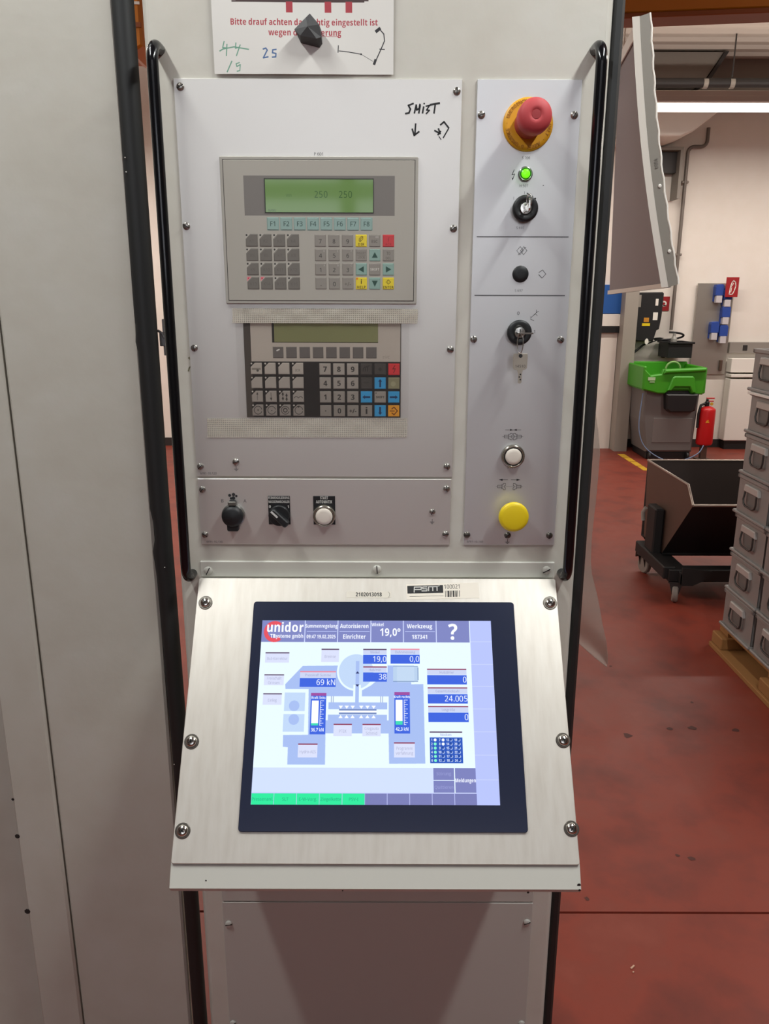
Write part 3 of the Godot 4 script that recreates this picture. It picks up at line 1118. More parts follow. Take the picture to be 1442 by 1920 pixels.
# ---------------------------------------------------------------- second keypad, behind a film taped to the plate
func build_second_panel() -> void:
	var W := 249.5
	var H := 171.5
	var P := Print.new(W, H, 4.0, col("1c1714"), F)
	var pale := col("bcb2a6")
	var ink := col("2a2724")
	P.rect(0, 0, W, 8, col("5a544c"))
	P.rect(0, 0, 12, H, col("4c443d"))
	P.rect(11, 3, W - 12, 79.0, col("c0b5a8"))
	P.rect(45, 4.5, 168, 48, col("211d17"))
	P.rect(48.5, 6, 164.5, 46, col("8b8c63"))
	for i in 8:
		P.rect(45.6 + i * 21.2, 59.0, 16.8, 17.6, col("6d6762"))
	P.line([V2(52, 65), V2(56, 63)], 2.0, col("e6e2da"))
	P.text("t1/C", 226, 75, 6, col("8f8576"))
	var keys: Array = []
	for r in 4:
		for c in 4:
			var x := 18.3 + c * 22.05
			var y := 93.2 + r * 22.2
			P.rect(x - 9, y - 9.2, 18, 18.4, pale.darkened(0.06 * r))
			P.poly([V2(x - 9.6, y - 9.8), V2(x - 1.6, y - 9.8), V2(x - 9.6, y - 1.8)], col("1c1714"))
			P.disc(x - 7.6, y - 7.8, 1.4, col("d8d0c4"))
			keys.append([x, y, 17.0, 17.4, 7.0])
			if r == 3:
				P.arc(x + 0.3, y, 6.3, 0.9, 0.3, TAU - 0.2, ink)
				if c == 0:
					P.text("+", x + 0.3, y, 7, ink, 1, "bold")
				elif c == 1:
					P.text("-", x + 0.3, y, 7, ink, 1, "bold")
				elif c == 2:
					P.arc(x + 0.3, y, 3.0, 1.4, 0, TAU, ink)
				else:
					P.poly([V2(x - 3, y - 6), V2(x + 1.5, y - 8), V2(x + 0.5, y - 4)], ink)
			elif r == 2:
				if c == 0:
					P.line([V2(x, y - 6), V2(x, y + 6)], 0.5, ink)
					P.poly([V2(x - 1.6, y - 3), V2(x + 1.6, y - 3), V2(x, y - 7)], ink)
				elif c == 1:
					P.line([V2(x, y - 6), V2(x, y + 6)], 0.6, ink)
					P.poly([V2(x - 1.8, y + 2), V2(x + 1.8, y + 2), V2(x, y + 7)], ink)
				elif c == 2:
					for q in [V2(-3, -4), V2(3, -2), V2(-3, 3), V2(3, 4)]:
						P.poly([V2(x + q.x - 2, y + q.y + 1), V2(x + q.x + 2, y + q.y + 1), V2(x + q.x, y + q.y - 3.5)], ink)
						P.rect(x + q.x - 0.8, y + q.y + 1, 1.6, 2, ink)
				else:
					var wv: Array = []
					for k in 21:
						wv.append(V2(x - 7 + 14 * k / 20.0, y + 1.5 - 2.6 * absf(sin(TAU * k / 20.0)) + 1.0))
					P.line(wv, 0.8, ink)
			elif r == 0 and c == 3:
				P.text("ICK", x, y + 2.5, 5.5, col("6b645b"))
			elif r == 0 and c == 0:
				P.poly([V2(x - 7, y - 1), V2(x + 7, y - 1), V2(x + 7, y + 2), V2(x - 7, y + 2)], col("8b8378"))
				P.disc(x + 2, y + 3, 2, col("55504a"))
	var grid := [["7", "8", "9", "dir", "esc", "zap"], ["4", "5", "6", "ins", "up", "del"], ["1", "2", "3", "left", "SHIFT", "right"], ["·", "0", "+/-", "i", "down", "enter"]]
	for r in 4:
		for c in 6:
			var x := 128.2 + c * 22.05
			var y := 93.8 + r * 22.2
			var k: String = grid[r][c]
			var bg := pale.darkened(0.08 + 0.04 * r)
			if k in ["up", "down", "left", "right"]:
				bg = col("3aa0d4")
			elif k in ["dir", "esc", "ins"]:
				bg = col("49443f")
			elif k == "zap":
				bg = col("d9363a")
			elif k == "enter":
				bg = col("eaa12a")
			elif k == "del":
				bg = col("8f8a6a")
			P.rect(x - 9.2, y - 9.2, 18.4, 18.4, bg)
			var ar := col("12355f")
			if k == "up":
				P.rect(x - 1.3, y - 3, 2.6, 9.5, ar)
				P.poly([V2(x - 3.2, y - 2.6), V2(x + 3.2, y - 2.6), V2(x, y - 6.6)], ar)
			elif k == "down":
				P.rect(x - 1.5, y - 6.5, 3, 9.5, ar)
				P.poly([V2(x - 3.2, y + 2.6), V2(x + 3.2, y + 2.6), V2(x, y + 6.6)], ar)
			elif k == "left":
				P.rect(x - 3, y - 1.4, 9.2, 2.8, ar)
				P.poly([V2(x - 2.6, y - 3.2), V2(x - 2.6, y + 3.2), V2(x - 6.6, y)], ar)
			elif k == "right":
				P.rect(x - 6.4, y - 1.4, 9.2, 2.8, ar)
				P.poly([V2(x + 2.4, y - 3.2), V2(x + 2.4, y + 3.2), V2(x + 6.4, y)], ar)
			elif k == "zap":
				P.line([V2(x + 1.5, y - 6), V2(x - 2, y - 0.5), V2(x + 2.2, y - 1), V2(x - 0.5, y + 5.5)], 1.3, col("7a1a1c"))
			elif k == "enter":
				P.line([V2(x - 3, y - 3.2), V2(x + 0.5, y - 6.2), V2(x + 6, y), V2(x + 0.5, y + 6.2), V2(x - 3, y + 3.2)], 1.5, col("6b3208"))
				P.line([V2(x - 6, y), V2(x + 1, y)], 1.4, col("6b3208"))
			elif k == "dir":
				for q in 3:
					P.line([V2(x - 5 + q * 3.4, y + 3), V2(x - 5 + q * 3.4, y - 1 - q), V2(x - 2 + q * 3.4, y - 4 - q)], 1.0, col("201d1b"))
			elif k == "esc":
				P.disc(x, y, 2.6, col("35312d"))
			elif k == "ins":
				P.rect(x - 4.5, y - 1.6, 9, 1, col("35312d"))
			elif k == "del":
				P.disc(x - 1, y + 1, 4, col("a39d7c"))
			elif k == "SHIFT":
				P.text("SHIFT", x, y, 5, ink, 1, "bold")
				P.disc(x - 6.6, y - 6.6, 0.9, ink)
			elif k == "i":
				P.text("i", x, y, 15, ink, 1, "bold", 1.2)
			else:
				P.text(k, x, y + 0.4, 11.5 if k != "+/-" else 9.5, ink, 1, "bold")
			keys.append([x, y, 17.4, 17.6, 0.0])
	var tex := P.texture()
	var face := mat("ffffff", 0.5)
	face.albedo_texture = tex
	var o := thing("film_keypad", "older dark keypad under clear film below the grey panel, with blue arrow keys", "control panel", Vector3(-0.2240, 1.4160, 0.003))
	var uv := Rect2(0, 0, W / 1000, H / 1000)
	var b := Mb.new()
	b.uvr = uv
	b.span(Vector3(0, 0, 0), Vector3(W / 1000, H / 1000, 0.0010), 0.0003)
	part(o, "keypad_foil", b, face)
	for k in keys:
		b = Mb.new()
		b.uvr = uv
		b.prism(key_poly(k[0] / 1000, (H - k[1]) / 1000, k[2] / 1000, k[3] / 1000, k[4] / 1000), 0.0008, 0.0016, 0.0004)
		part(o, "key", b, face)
	for i in 8:
		b = Mb.new()
		b.uvr = uv
		b.prism(key_poly((54.0 + i * 21.2) / 1000, (H - 67.8) / 1000, 0.0162, 0.017, 0.0), 0.0008, 0.0015, 0.0004)
		part(o, "soft_key", b, face)
	b = Mb.new()
	b.uvr = uv
	b.span(Vector3(0.0487, (H - 51.8) / 1000, 0.0006), Vector3(0.2128, (H - 6.2) / 1000, 0.0013), 0.0002)
	var dm := face.duplicate() as StandardMaterial3D
	dm.roughness = 0.1
	part(o, "display", b, dm, "unlit olive display window")
	# the clear film laid over it
	var film := StandardMaterial3D.new()
	film.transparency = BaseMaterial3D.TRANSPARENCY_ALPHA
	film.albedo_color = Color(0.96, 0.95, 0.92, 0.004)
	film.roughness = 0.05
	b = Mb.new()
	b.sheet(func(u: float, v: float) -> Vector3:
		return Vector3(-0.012 + u * 0.274, 0.0 + v * 0.165, 0.0026 + 0.0006 * sin(u * 9.0 + v * 5.0) * sin(v * 7.0 + 1.0)), 16, 10, 0.0003)
	part(o, "cover_film", b, film)
	# woven tape strips
	var tape := mat("d2cdc4", 0.55)
	var T := Print.new(64, 64, 4.0, Color(0.93, 0.92, 0.89, 0.38), F)
	for i in 16:
		T.rect(i * 4, 0, 1.3, 64, Color(1.0, 0.99, 0.97, 0.85))
		T.rect(0, i * 4 + 1, 64, 1.3, Color(1.0, 0.99, 0.97, 0.85))
	tape.albedo_texture = T.texture()
	tape.transparency = BaseMaterial3D.TRANSPARENCY_ALPHA
	tape.roughness = 0.5
	tape.uv1_scale = Vector3(20, 20, 1)
	for q in [[0.0, -0.2405, 1.5650, 0.0505, 1.5875, "translucent woven tape strip across the top edge of the film keypad"], [1.0, -0.2905, 1.3825, 0.0360, 1.4140, "wide woven tape strip along the bottom edge of the film keypad"]]:
		b = Mb.new()
		var x0: float = q[1]
		var y0: float = q[2]
		var x1: float = q[3]
		var y1: float = q[4]
		var cx := (x0 + x1) / 2
		b.sheet(func(u: float, v: float) -> Vector3:
			var ex := 0.0012 * sin(v * 40.0) * (1.0 if u < 0.01 or u > 0.99 else 0.0)
			return Vector3(lerpf(x0, x1, u) - cx + ex, lerpf(y0, y1, v) - y0 + (0.0014 * u if q[0] > 0.5 else 0.0), 0.0006 + 0.0003 * sin(u * 31.0) * sin(v * 6.0 + 1.0)), 40, 6, 0.0002)
		var tp := part(self, numbered("tape_strip"), b, tape)
		tp.position = Vector3(cx, y0, 0.0066 if q[0] < 0.5 else 0.0036)
		tag(tp, q[5], "tape", "")

# ---------------------------------------------------------------- lower plate with three controls
func build_lower_plate() -> void:
	var o := thing("switch_plate", "narrow aluminium plate below the keypads with key switch, rotary switch and button", "panel", Vector3(-0.1, 1.1995, 0))
	var b := Mb.new()
	b.span(Vector3(-0.2112, 0, 0), Vector3(0.2112, 0.114, 0.003), 0.0008)
	part(o, "plate", b, M.alu)
	var pts := [[-0.3035, 1.295], [0.1033, 1.2975], [-0.3035, 1.2165], [0.1033, 1.2185]]
	for i in 4:
		screw(o, pts[i][0] + 0.1, pts[i][1] - 1.1995, 0.003, 0.9 + i * 0.8)
	screw(o, 0.0803 + 0.1, 1.2575 - 1.1995, 0.003, 1.2, 0.9, null, false, "ground_screw")
	b = Mb.new()
	b.xf = Transform3D(Basis(), Vector3(0.1, -1.1995, 0.0033))
	ground_symbol(b, 0.0803, 1.240)
	b.add_text("6FR1-10.130", F.sans, 0.005, at_xy(-0.288, 1.204), 0.0)
	b.add_text("B", F.sans, 0.008, at_xy(-0.2715, 1.2755), 0.0)
	b.add_text("A", F.sans, 0.008, at_xy(-0.2335, 1.2755), 0.0)
	part(o, "printed_mark", b, M.ink_soft)
	# covered key switch
	var k := thing("covered_switch", "black rubber capped key switch at left end of the narrow plate", "switch", Vector3(-0.2535, 1.2515, 0.003))
	b = Mb.new()
	b.lathe([V2(0.0195, 0), V2(0.0195, 0.004), V2(0.0165, 0.006), V2(0.0165, 0.008)], 28)
	part(k, "ring", b, mat("8f8d88", 0.3, 0.7))
	b = Mb.new()
	b.lathe([V2(0.0175, 0.005), V2(0.0182, 0.011), V2(0.0168, 0.016), V2(0.012, 0.0185), V2(0.0, 0.0195)], 28, true)
	part(k, "cap", b, M.black)
	b = Mb.new()
	b.prism(rounded_rect(-0.0095, -0.0255, 0.0095, -0.008, 0.003), 0.004, 0.014, 0.0015)
	b.prism(rounded_rect(-0.006, 0.012, 0.006, 0.026, 0.002), 0.002, 0.009, 0.001)
	part(k, "cap_strap", b, M.black)
	b = Mb.new()
	b.box(Vector3(0, 0.022, 0.0105), Vector3(0.013, 0.007, 0.006), 0.001)
	b.lathe([V2(0.004, 0.0), V2(0.004, 0.012), V2(0.0, 0.013)], 12)
	part(k, "hinge", b, mat("6a6761", 0.4, 0.5))
	b = Mb.new()
	b.disc(V2(-0.005, 0.0335), 0.0025, 0.0005)
	b.disc(V2(0.0015, 0.035), 0.0028, 0.0005)
	b.disc(V2(0.001, 0.029), 0.003, 0.0005)
	b.disc(V2(0.006, 0.0325), 0.002, 0.0005)
	b.disc(V2(-0.003, 0.0285), 0.002, 0.0005)
	part(k, "symbol", b, M.ink)
	# rotary switch
	var r := thing("rotary_switch", "black rotary selector with white pointer line on a black legend plate", "switch", Vector3(-0.1765, 1.2515, 0.003))
	legend_plate(r, ["FEINREGULIERUNG", "NOCKENWECHSLER"], 0.0051)
	b = Mb.new()
	b.add_text("0", F.bold, 0.0065, at_xy(-0.0155, 0.0145, 0.0014), 0.0)
	b.add_text("1", F.bold, 0.0065, at_xy(0.0155, 0.0145, 0.0014), 0.0)
	part(r, "position_mark", b, M.white_print)
	b = Mb.new()
	b.lathe([V2(0.0178, 0.0008), V2(0.0178, 0.006), V2(0.0165, 0.008), V2(0.0, 0.008)], 28)
	part(r, "collar", b, M.black)
	b = Mb.new()
	b.xf = at_xy(0, 0, 0, 0.80)
	b.prism(rounded_rect(-0.006, -0.0205, 0.006, 0.0165, 0.004), 0.008, 0.020, 0.002)
	var kn := part(r, "knob", b, M.black)
	b = Mb.new()
	b.xf = at_xy(0, 0, 0, 0.80)
	b.span(Vector3(-0.0016, 0.001, 0.0195), Vector3(0.0016, 0.0155, 0.0203))
	part(kn, "pointer", b, M.white_print)
	# start button
	var s := thing("start_button", "white illuminated start push button on a black legend plate", "push button", Vector3(-0.1010, 1.2515, 0.003))
	legend_plate(s, ["START", "AUTOMATIK"], 0.0062)
	push_button(s, 0.0185, 0.0142)

func legend_plate(o: Node3D, lines: Array, em: float) -> void:
	var b := Mb.new()
	b.span(Vector3(-0.0183, -0.0165, 0), Vector3(0.0183, 0.0330, 0.0012), 0.0004)
	var lp := part(o, "legend_plate", b, M.black)
	b = Mb.new()
	b.add_text(lines[0], F.bold, em, Transform3D(Basis.from_scale(Vector3(0.75, 1.1, 1)), Vector3(0, 0.0298, 0.0014)), 0.0)
	b.add_text(lines[1], F.bold, em, Transform3D(Basis.from_scale(Vector3(0.75, 1.1, 1)), Vector3(0, 0.0230, 0.0014)), 0.0)
	part(lp, "legend_text", b, M.white_print)

func push_button(o: Node3D, r: float, cap: float) -> void:
	var b := Mb.new()
	b.lathe([V2(r, 0.0008), V2(r + 0.0006, 0.003), V2(r + 0.0002, 0.008), V2(r - 0.0012, 0.0105), V2(r - 0.0030, 0.0105), V2(r - 0.0036, 0.008)], 36, true)
	part(o, "ring", b, mat("a9a498", 0.22, 0.9))
	b = Mb.new()
	b.lathe([V2(r - 0.0034, 0.005), V2(r - 0.0036, 0.0085), V2(cap, 0.0085), V2(cap, 0.007)], 36)
	part(o, "gasket", b, M.black)
	b = Mb.new()
	b.lathe([V2(cap, 0.005), V2(cap, 0.0105), V2(cap - 0.0012, 0.0118), V2(cap * 0.6, 0.0122), V2(0, 0.0124)], 36, true)
	part(o, "cap", b, M.white_cap)

# ---------------------------------------------------------------- right plate with emergency stop, keys and buttons
func key_switch(called: String, label: String, at: Vector3) -> Node3D:
	var o := thing(called, label, "key switch", at)
	var b := Mb.new()
	b.lathe([V2(0.0160, 0), V2(0.0160, 0.004), V2(0.0186, 0.006), V2(0.0194, 0.013), V2(0.0186, 0.0172), V2(0.0160, 0.0186), V2(0.0090, 0.0178), V2(0.0088, 0.016)], 36, true)
	part(o, "collar", b, M.black)
	b = Mb.new()
	b.lathe([V2(0.0088, 0.014), V2(0.0088, 0.0182), V2(0.008, 0.0192), V2(0.0, 0.0196)], 28)
	var c := part(o, "lock_cylinder", b, M.chrome)
	b = Mb.new()
	b.box(Vector3(0, 0, 0.0194), Vector3(0.0018, 0.0105, 0.0012))
	part(c, "keyway", b, M.slot)
	return o

func build_button_plate() -> void:
	var X := 0.2112
	var o := thing("button_plate", "tall narrow aluminium plate with emergency stop and push buttons at right", "panel", Vector3(X, 1.1995, 0))
	var b := Mb.new()
	b.span(Vector3(-0.0772, 0, 0), Vector3(0.0772, 0.714, 0.003), 0.0008)
	part(o, "plate", b, M.alu_cool)
	var pts := [[0.1415, 1.8655], [0.2790, 1.8655], [0.1405, 1.541], [0.2782, 1.5405], [0.1395, 1.2175], [0.2082, 1.217], [0.2790, 1.217]]
	for i in pts.size():
		screw(o, pts[i][0] - X, pts[i][1] - 1.1995, 0.003, 0.35 + i * 0.7, 1.0, M.screw if i < 4 else M.screw_dark)
	b = Mb.new()
	b.xf = Transform3D(Basis(), Vector3(-X, -1.1995, 0.0033))
	b.stroke([V2(0.1408, 1.695), V2(0.2808, 1.695)], 0.0014)
	b.stroke([V2(0.1402, 1.6082), V2(0.2806, 1.6082)], 0.0014)
	part(o, "divider_line", b, M.ink_soft)
	b = Mb.new()
	b.xf = Transform3D(Basis(), Vector3(-X, -1.1995, 0.0033))
	# lightning bolt
	b.stroke([V2(0.1935, 1.7905), V2(0.1905, 1.7835), V2(0.1945, 1.7845), V2(0.1915, 1.7765)], 0.0009)
	b.flat([V2(0.1930, 1.7785), V2(0.1905, 1.7795), V2(0.1915, 1.7755)])
	part(o, "printed_symbol", b, M.ink)
	b = Mb.new()
	b.xf = Transform3D(Basis(), Vector3(-X, -1.1995, 0.0033))
	# arrow over the first key switch
	b.stroke([V2(0.2145, 1.7575), V2(0.2215, 1.7545)], 0.0015)
	b.flat([V2(0.2205, 1.7565), V2(0.2245, 1.7525), V2(0.2200, 1.7530)])
	b.disc(V2(0.2272, 1.7500), 0.0014)
	part(o, "printed_symbol", b, M.ink)
	b = Mb.new()
	b.xf = Transform3D(Basis(), Vector3(-X, -1.1995, 0.0033))
	# coupling symbols
	b.stroke([V2(0.197, 1.3965), V2(0.2225, 1.3965)], 0.0006)
	b.flat([V2(0.2045, 1.398), V2(0.2045, 1.395), V2(0.210, 1.3965)])
	b.flat([V2(0.2155, 1.398), V2(0.2155, 1.395), V2(0.210, 1.3965)])
	coupling(b, 0.2095, 1.3855, 0.0)
	part(o, "printed_symbol", b, M.ink)
	b = Mb.new()
	b.xf = Transform3D(Basis(), Vector3(-X, -1.1995, 0.0033))
	b.stroke([V2(0.1905, 1.3130), V2(0.2045, 1.3130)], 0.0006)
	b.flat([V2(0.196, 1.3147), V2(0.196, 1.3113), V2(0.1895, 1.3130)])
	b.stroke([V2(0.2100, 1.3130), V2(0.2240, 1.3130)], 0.0006)
	b.flat([V2(0.219, 1.3147), V2(0.219, 1.3113), V2(0.2255, 1.3130)])
	coupling(b, 0.2075, 1.3015, 0.0055)
	part(o, "printed_symbol", b, M.ink)
	b = Mb.new()
	b.xf = Transform3D(Basis(), Vector3(-X, -1.1995, 0.0033))
	ground_symbol(b, 0.2085, 1.2050)
	part(o, "printed_symbol", b, M.ink)
	b = Mb.new()
	b.xf = Transform3D(Basis(), Vector3(-X, -1.1995, 0.0033))
	# switch positions of the second lock
	b.add_text("0", F.sans, 0.007, at_xy(0.2095, 1.5812), 0.0)
	b.add_text("1", F.sans, 0.007, at_xy(0.2365, 1.553), 0.0)
	b.stroke([V2(0.2325, 1.5775), V2(0.2395, 1.5835)], 0.0006)
	b.stroke([V2(0.2295, 1.5745), V2(0.2365, 1.5805), V2(0.2395, 1.5775)], 0.0006)
	b.stroke([V2(0.2345, 1.5705), V2(0.2295, 1.5715), V2(0.2295, 1.5765)], 0.0006)
	b.stroke([V2(0.2375, 1.5865), V2(0.2375, 1.5825), V2(0.2415, 1.5845)], 0.0006)
	part(o, "printed_symbol", b, M.ink)
	b = Mb.new()
	b.xf = Transform3D(Basis(), Vector3(-X, -1.1995, 0.0033))
	# diamonds
	b.stroke([V2(0.2440, 1.6465), V2(0.2495, 1.6405), V2(0.2440, 1.6345), V2(0.2385, 1.6395)], 0.0007)
	b.stroke([V2(0.2385, 1.6425), V2(0.2440, 1.6465)], 0.0007)
	part(o, "printed_symbol", b, M.ink)
	b = Mb.new()
	b.xf = Transform3D(Basis(), Vector3(-X, -1.1995, 0.0033))
	for s in [[0.2078, 1.6748], [0.2135, 1.6748]]:
		b.stroke([V2(s[0], s[1] + 0.006), V2(s[0] + 0.005, s[1]), V2(s[0], s[1] - 0.006), V2(s[0] - 0.005, s[1]), V2(s[0], s[1] + 0.006)], 0.0006)
	b.stroke([V2(0.2050, 1.6685), V2(0.2165, 1.6800)], 0.0006)
	part(o, "printed_symbol", b, M.ink)
	b = Mb.new()
	b.xf = Transform3D(Basis(), Vector3(-X, -1.1995, 0.0033))
	for t in [["S 700", 0.2105, 1.8070], ["H 507", 0.2090, 1.7680], ["S 697", 0.2065, 1.7080], ["S 697", 0.2085, 1.6155], ["S 701", 0.2090, 1.3340]]:
		b.add_text(t[0], F.sans, 0.0052, at_xy(t[1], t[2]), 0.0)
	b.add_text("6FR1-10.140", F.sans, 0.005, at_xy(0.1535, 1.2055), 0.0)
	b.add_text("I", F.sans, 0.005, at_xy(0.1945, 1.7505), 0.0)
	b.add_text("I", F.sans, 0.005, at_xy(0.2105, 1.7580), 0.0)
	b.disc(V2(0.2385, 1.7685), 0.0009)
	part(o, "printed_code", b, M.ink_thin)

	# emergency stop
	var e := thing("emergency_stop", "red mushroom emergency stop button on a round yellow collar", "emergency stop", Vector3(0.2108, 1.8525, 0.003))
	b = Mb.new()
	b.lathe([V2(0.0365, 0), V2(0.0372, 0.002), V2(0.0362, 0.0042), V2(0.030, 0.0050), V2(0.022, 0.0046), V2(0.0, 0.0046)], 48, true)
	var rg := part(e, "collar", b, M.yellow_ring)
	b = Mb.new()
	var ring_txt := "EMERGENCY STOP · NOT-HALT · ARRET D'URGENCE · "
	for i in ring_txt.length():
		var a := PI * 0.9 - TAU * i / ring_txt.length()
		var c := ring_txt.substr(i, 1)
		if c == " ":
			continue
		b.add_text(c, F.bold, 0.0068, Transform3D(Basis(Vector3(0, 0, 1), a - PI / 2), Vector3(cos(a) * 0.0315, sin(a) * 0.0315, 0.0050)), 0.0005)
	part(rg, "embossed_text", b, M.ring_print)
	b = Mb.new()
	b.lathe([V2(0.0205, 0.004), V2(0.0200, 0.016), V2(0.0190, 0.028), V2(0.0205, 0.036), V2(0.0228, 0.042)], 40, true)
	part(e, "stem", b, M.red_knob_dark)
	b = Mb.new()
	b.lathe([V2(0.0200, 0.041), V2(0.0232, 0.042), V2(0.0240, 0.046), V2(0.0240, 0.060), V2(0.0226, 0.0655), V2(0.0190, 0.0685), V2(0.012, 0.0702), V2(0.0070, 0.0707), V2(0.0066, 0.0702), V2(0.0, 0.0702)], 40, true)
	part(e, "knob", b, M.red_knob)
	b = Mb.new()
	b.lathe([V2(0.0064, 0.0695), V2(0.0062, 0.0708), V2(0.0, 0.0710)], 24)
	part(e, "centre_disc", b, mat("a5363a", 0.6))

	# green signal lamp
	var l := thing("signal_lamp", "small lit green indicator lamp in a chrome ring beside lightning symbol", "indicator lamp", Vector3(0.2103, 1.7842, 0.003))
	b = Mb.new()
	b.lathe([V2(0.0108, 0), V2(0.0108, 0.003), V2(0.0096, 0.005), V2(0.0082, 0.005), V2(0.0080, 0.0035)], 32, true)
	part(l, "ring", b, mat("9aa39c", 0.25, 0.9))
	b = Mb.new()
	b.lathe([V2(0.0080, 0.001), V2(0.0080, 0.0045), V2(0.0066, 0.0055)], 28)
	part(l, "lens_rim", b, mat("1f7a16", 0.3))
	b = Mb.new()
	b.lathe([V2(0.0068, 0.0030), V2(0.0066, 0.0056), V2(0.004, 0.0066), V2(0.0, 0.0070)], 28, true)
	var lm := mat("5ccf1a", 0.3)
	lm.emission_enabled = true
	lm.emission = Color("7cf01c")
	lm.emission_energy_multiplier = 0.7
	part(l, "lens", b, lm)
	var om := OmniLight3D.new()
	om.name = "glow"
	om.light_color = Color("7cf01c")
	om.light_energy = 0.00012
	om.light_size = 0.004
	om.omni_range = 12.0
	om.omni_attenuation = 2.0
	om.shadow_enabled = true
	om.position = Vector3(0, 0, 0.0105)
	l.add_child(om)

	# first key switch, key inserted
	var k1 := key_switch("key_switch", "black key switch with a key in its lock, below green lamp", Vector3(0.2108, 1.7345, 0.003))
	b = Mb.new()
	b.box(Vector3(0, -0.001, 0.027), Vector3(0.0022, 0.0088, 0.018), 0.0004)
	b.xf = Transform3D(Basis(Vector3.UP, PI / 2), Vector3(0, 0.002, 0.042))
	b.prism(rounded_rect(-0.008, -0.009, 0.008, 0.009, 0.004), -0.0012, 0.0012, 0.0003)
	part(k1, "key", b, M.chrome)
	b = Mb.new()
	var rp: Array = []
	for k in 25:
		var a := TAU * k / 24.0
		rp.append(Vector3(0.003 * sin(a), 0.008 + 0.0085 * cos(a), 0.044 + 0.004 * sin(a)))
	b.tube(rp, 0.0008, 8)
	part(k1, "key_ring", b, M.chrome)

	# black blanking plug
	var p := thing("blanking_plug", "plain black round plug between the two printed divider lines", "plug", Vector3(0.2100, 1.6402, 0.003))
	b = Mb.new()
	b.lathe([V2(0.0123, 0), V2(0.0123, 0.0016), V2(0.0112, 0.0028), V2(0.005, 0.0032), V2(0.0, 0.0033)], 32, true)
	part(p, "cap", b, M.black)
	b = Mb.new()
	b.lathe([V2(0.0127, 0), V2(0.0127, 0.0005), V2(0.0122, 0.0006)], 32)
	part(p, "washer", b, M.screw_dark)

	# second key switch and the hanging bunch
	var k2 := key_switch("key_switch", "black key switch with a spare key hanging from it, in the middle of the plate", Vector3(0.2105, 1.5522, 0.003))
	b = Mb.new()
	b.box(Vector3(0, 0, 0.026), Vector3(0.0085, 0.0022, 0.016), 0.0004)
	b.xf = Transform3D(Basis(Vector3.RIGHT, -PI / 2), Vector3(0.004, 0.0, 0.041))
	b.prism(rounded_rect(-0.012, -0.009, 0.012, 0.009, 0.003), -0.0011, 0.0011, 0.0003)
	part(k2, "key", b, M.chrome)
	var h := thing("spare_key", "flat nickel key stamped with digits, hanging on a wire ring", "key", Vector3(0.2108, 1.5300, 0.0345))
	b = Mb.new()
	rp = []
	for k in 33:
		var a := TAU * k / 32.0
		rp.append(Vector3(-0.002 + 0.0042 * sin(a), 0.007 + 0.0155 * cos(a), 0.004 + 0.002 * sin(a)))
	b.tube(rp, 0.00075, 8)
	part(h, "wire_ring", b, M.chrome)
	b = Mb.new()
	var bow := PackedVector2Array([V2(-0.0105, -0.009), V2(0.0105, -0.009), V2(0.0112, -0.014), V2(0.0108, -0.031), V2(0.0085, -0.0335), V2(0.0045, -0.0345), V2(0.0032, -0.040), V2(0.0032, -0.0535), V2(0.0008, -0.0555), V2(-0.0022, -0.0545), V2(-0.0026, -0.040), V2(-0.0042, -0.0345), V2(-0.0090, -0.0335), V2(-0.0112, -0.031), V2(-0.0114, -0.014)])
	b.prism(bow, -0.001, 0.001, 0.0003)
	part(h, "key_blade", b, mat("c3bbad", 0.35, 0.7))
	b = Mb.new()
	b.disc(V2(0.0, -0.0125), 0.0030, 0.00115)
	b.add_text("14510", F.mono, 0.0055, at_xy(0.0, -0.0285, 0.00115), 0.0)
	for q in [[0.001, -0.041], [-0.0005, -0.045], [0.0012, -0.049]]:
		b.box(Vector3(q[0], q[1], 0.001), Vector3(0.0022, 0.0022, 0.0004))
	part(h, "stamping", b, M.ink)

	# white button and yellow mushroom
	var w := thing("push_button", "white round push button in steel ring below the coupling symbol", "push button", Vector3(0.2106, 1.3540, 0.003))
	push_button(w, 0.0188, 0.0134)
	var y := thing("mushroom_button", "big flat yellow mushroom button near the bottom of the plate", "push button", Vector3(0.2130, 1.2560, 0.003))
	b = Mb.new()
	b.lathe([V2(0.016, 0), V2(0.016, 0.010), V2(0.0125, 0.012), V2(0.0125, 0.020)], 32)
	part(y, "stem", b, M.black)
	b = Mb.new()
	b.lathe([V2(0.0125, 0.0185), V2(0.0232, 0.0190), V2(0.0246, 0.0215), V2(0.0246, 0.0270), V2(0.0234, 0.0292), V2(0.019, 0.0302), V2(0.008, 0.0307), V2(0.0, 0.0308)], 44, true)
	part(y, "cap", b, M.yellow)

func coupling(b: Mb, x: float, y: float, gap: float) -> void:
	for s in [-1.0, 1.0]:
		var o: float = x + s * gap
		b.stroke([V2(o + s * 0.006, y + 0.0022), V2(o + s * 0.014, y + 0.0022), V2(o + s * 0.014, y - 0.0022), V2(o + s * 0.006, y - 0.0022)], 0.0006)
		b.stroke([V2(o + s * 0.001, y + 0.0055), V2(o + s * 0.004, y + 0.0055), V2(o + s * 0.0042, y + 0.0040), V2(o + s * 0.0068, y + 0.0040), V2(o + s * 0.0068, y - 0.0040), V2(o + s * 0.0042, y - 0.0040), V2(o + s * 0.004, y - 0.0055), V2(o + s * 0.001, y - 0.0055)], 0.0006)
		b.stroke([V2(o + s * 0.001, y + 0.0055), V2(o + s * 0.0008, y + 0.002), V2(o + s * 0.0024, y + 0.0015), V2(o + s * 0.0024, y - 0.0015), V2(o + s * 0.0008, y - 0.002), V2(o + s * 0.001, y - 0.0055)], 0.0006)
	b.stroke([V2(x - 0.017 - gap, y), V2(x + 0.017 + gap, y)], 0.0003)

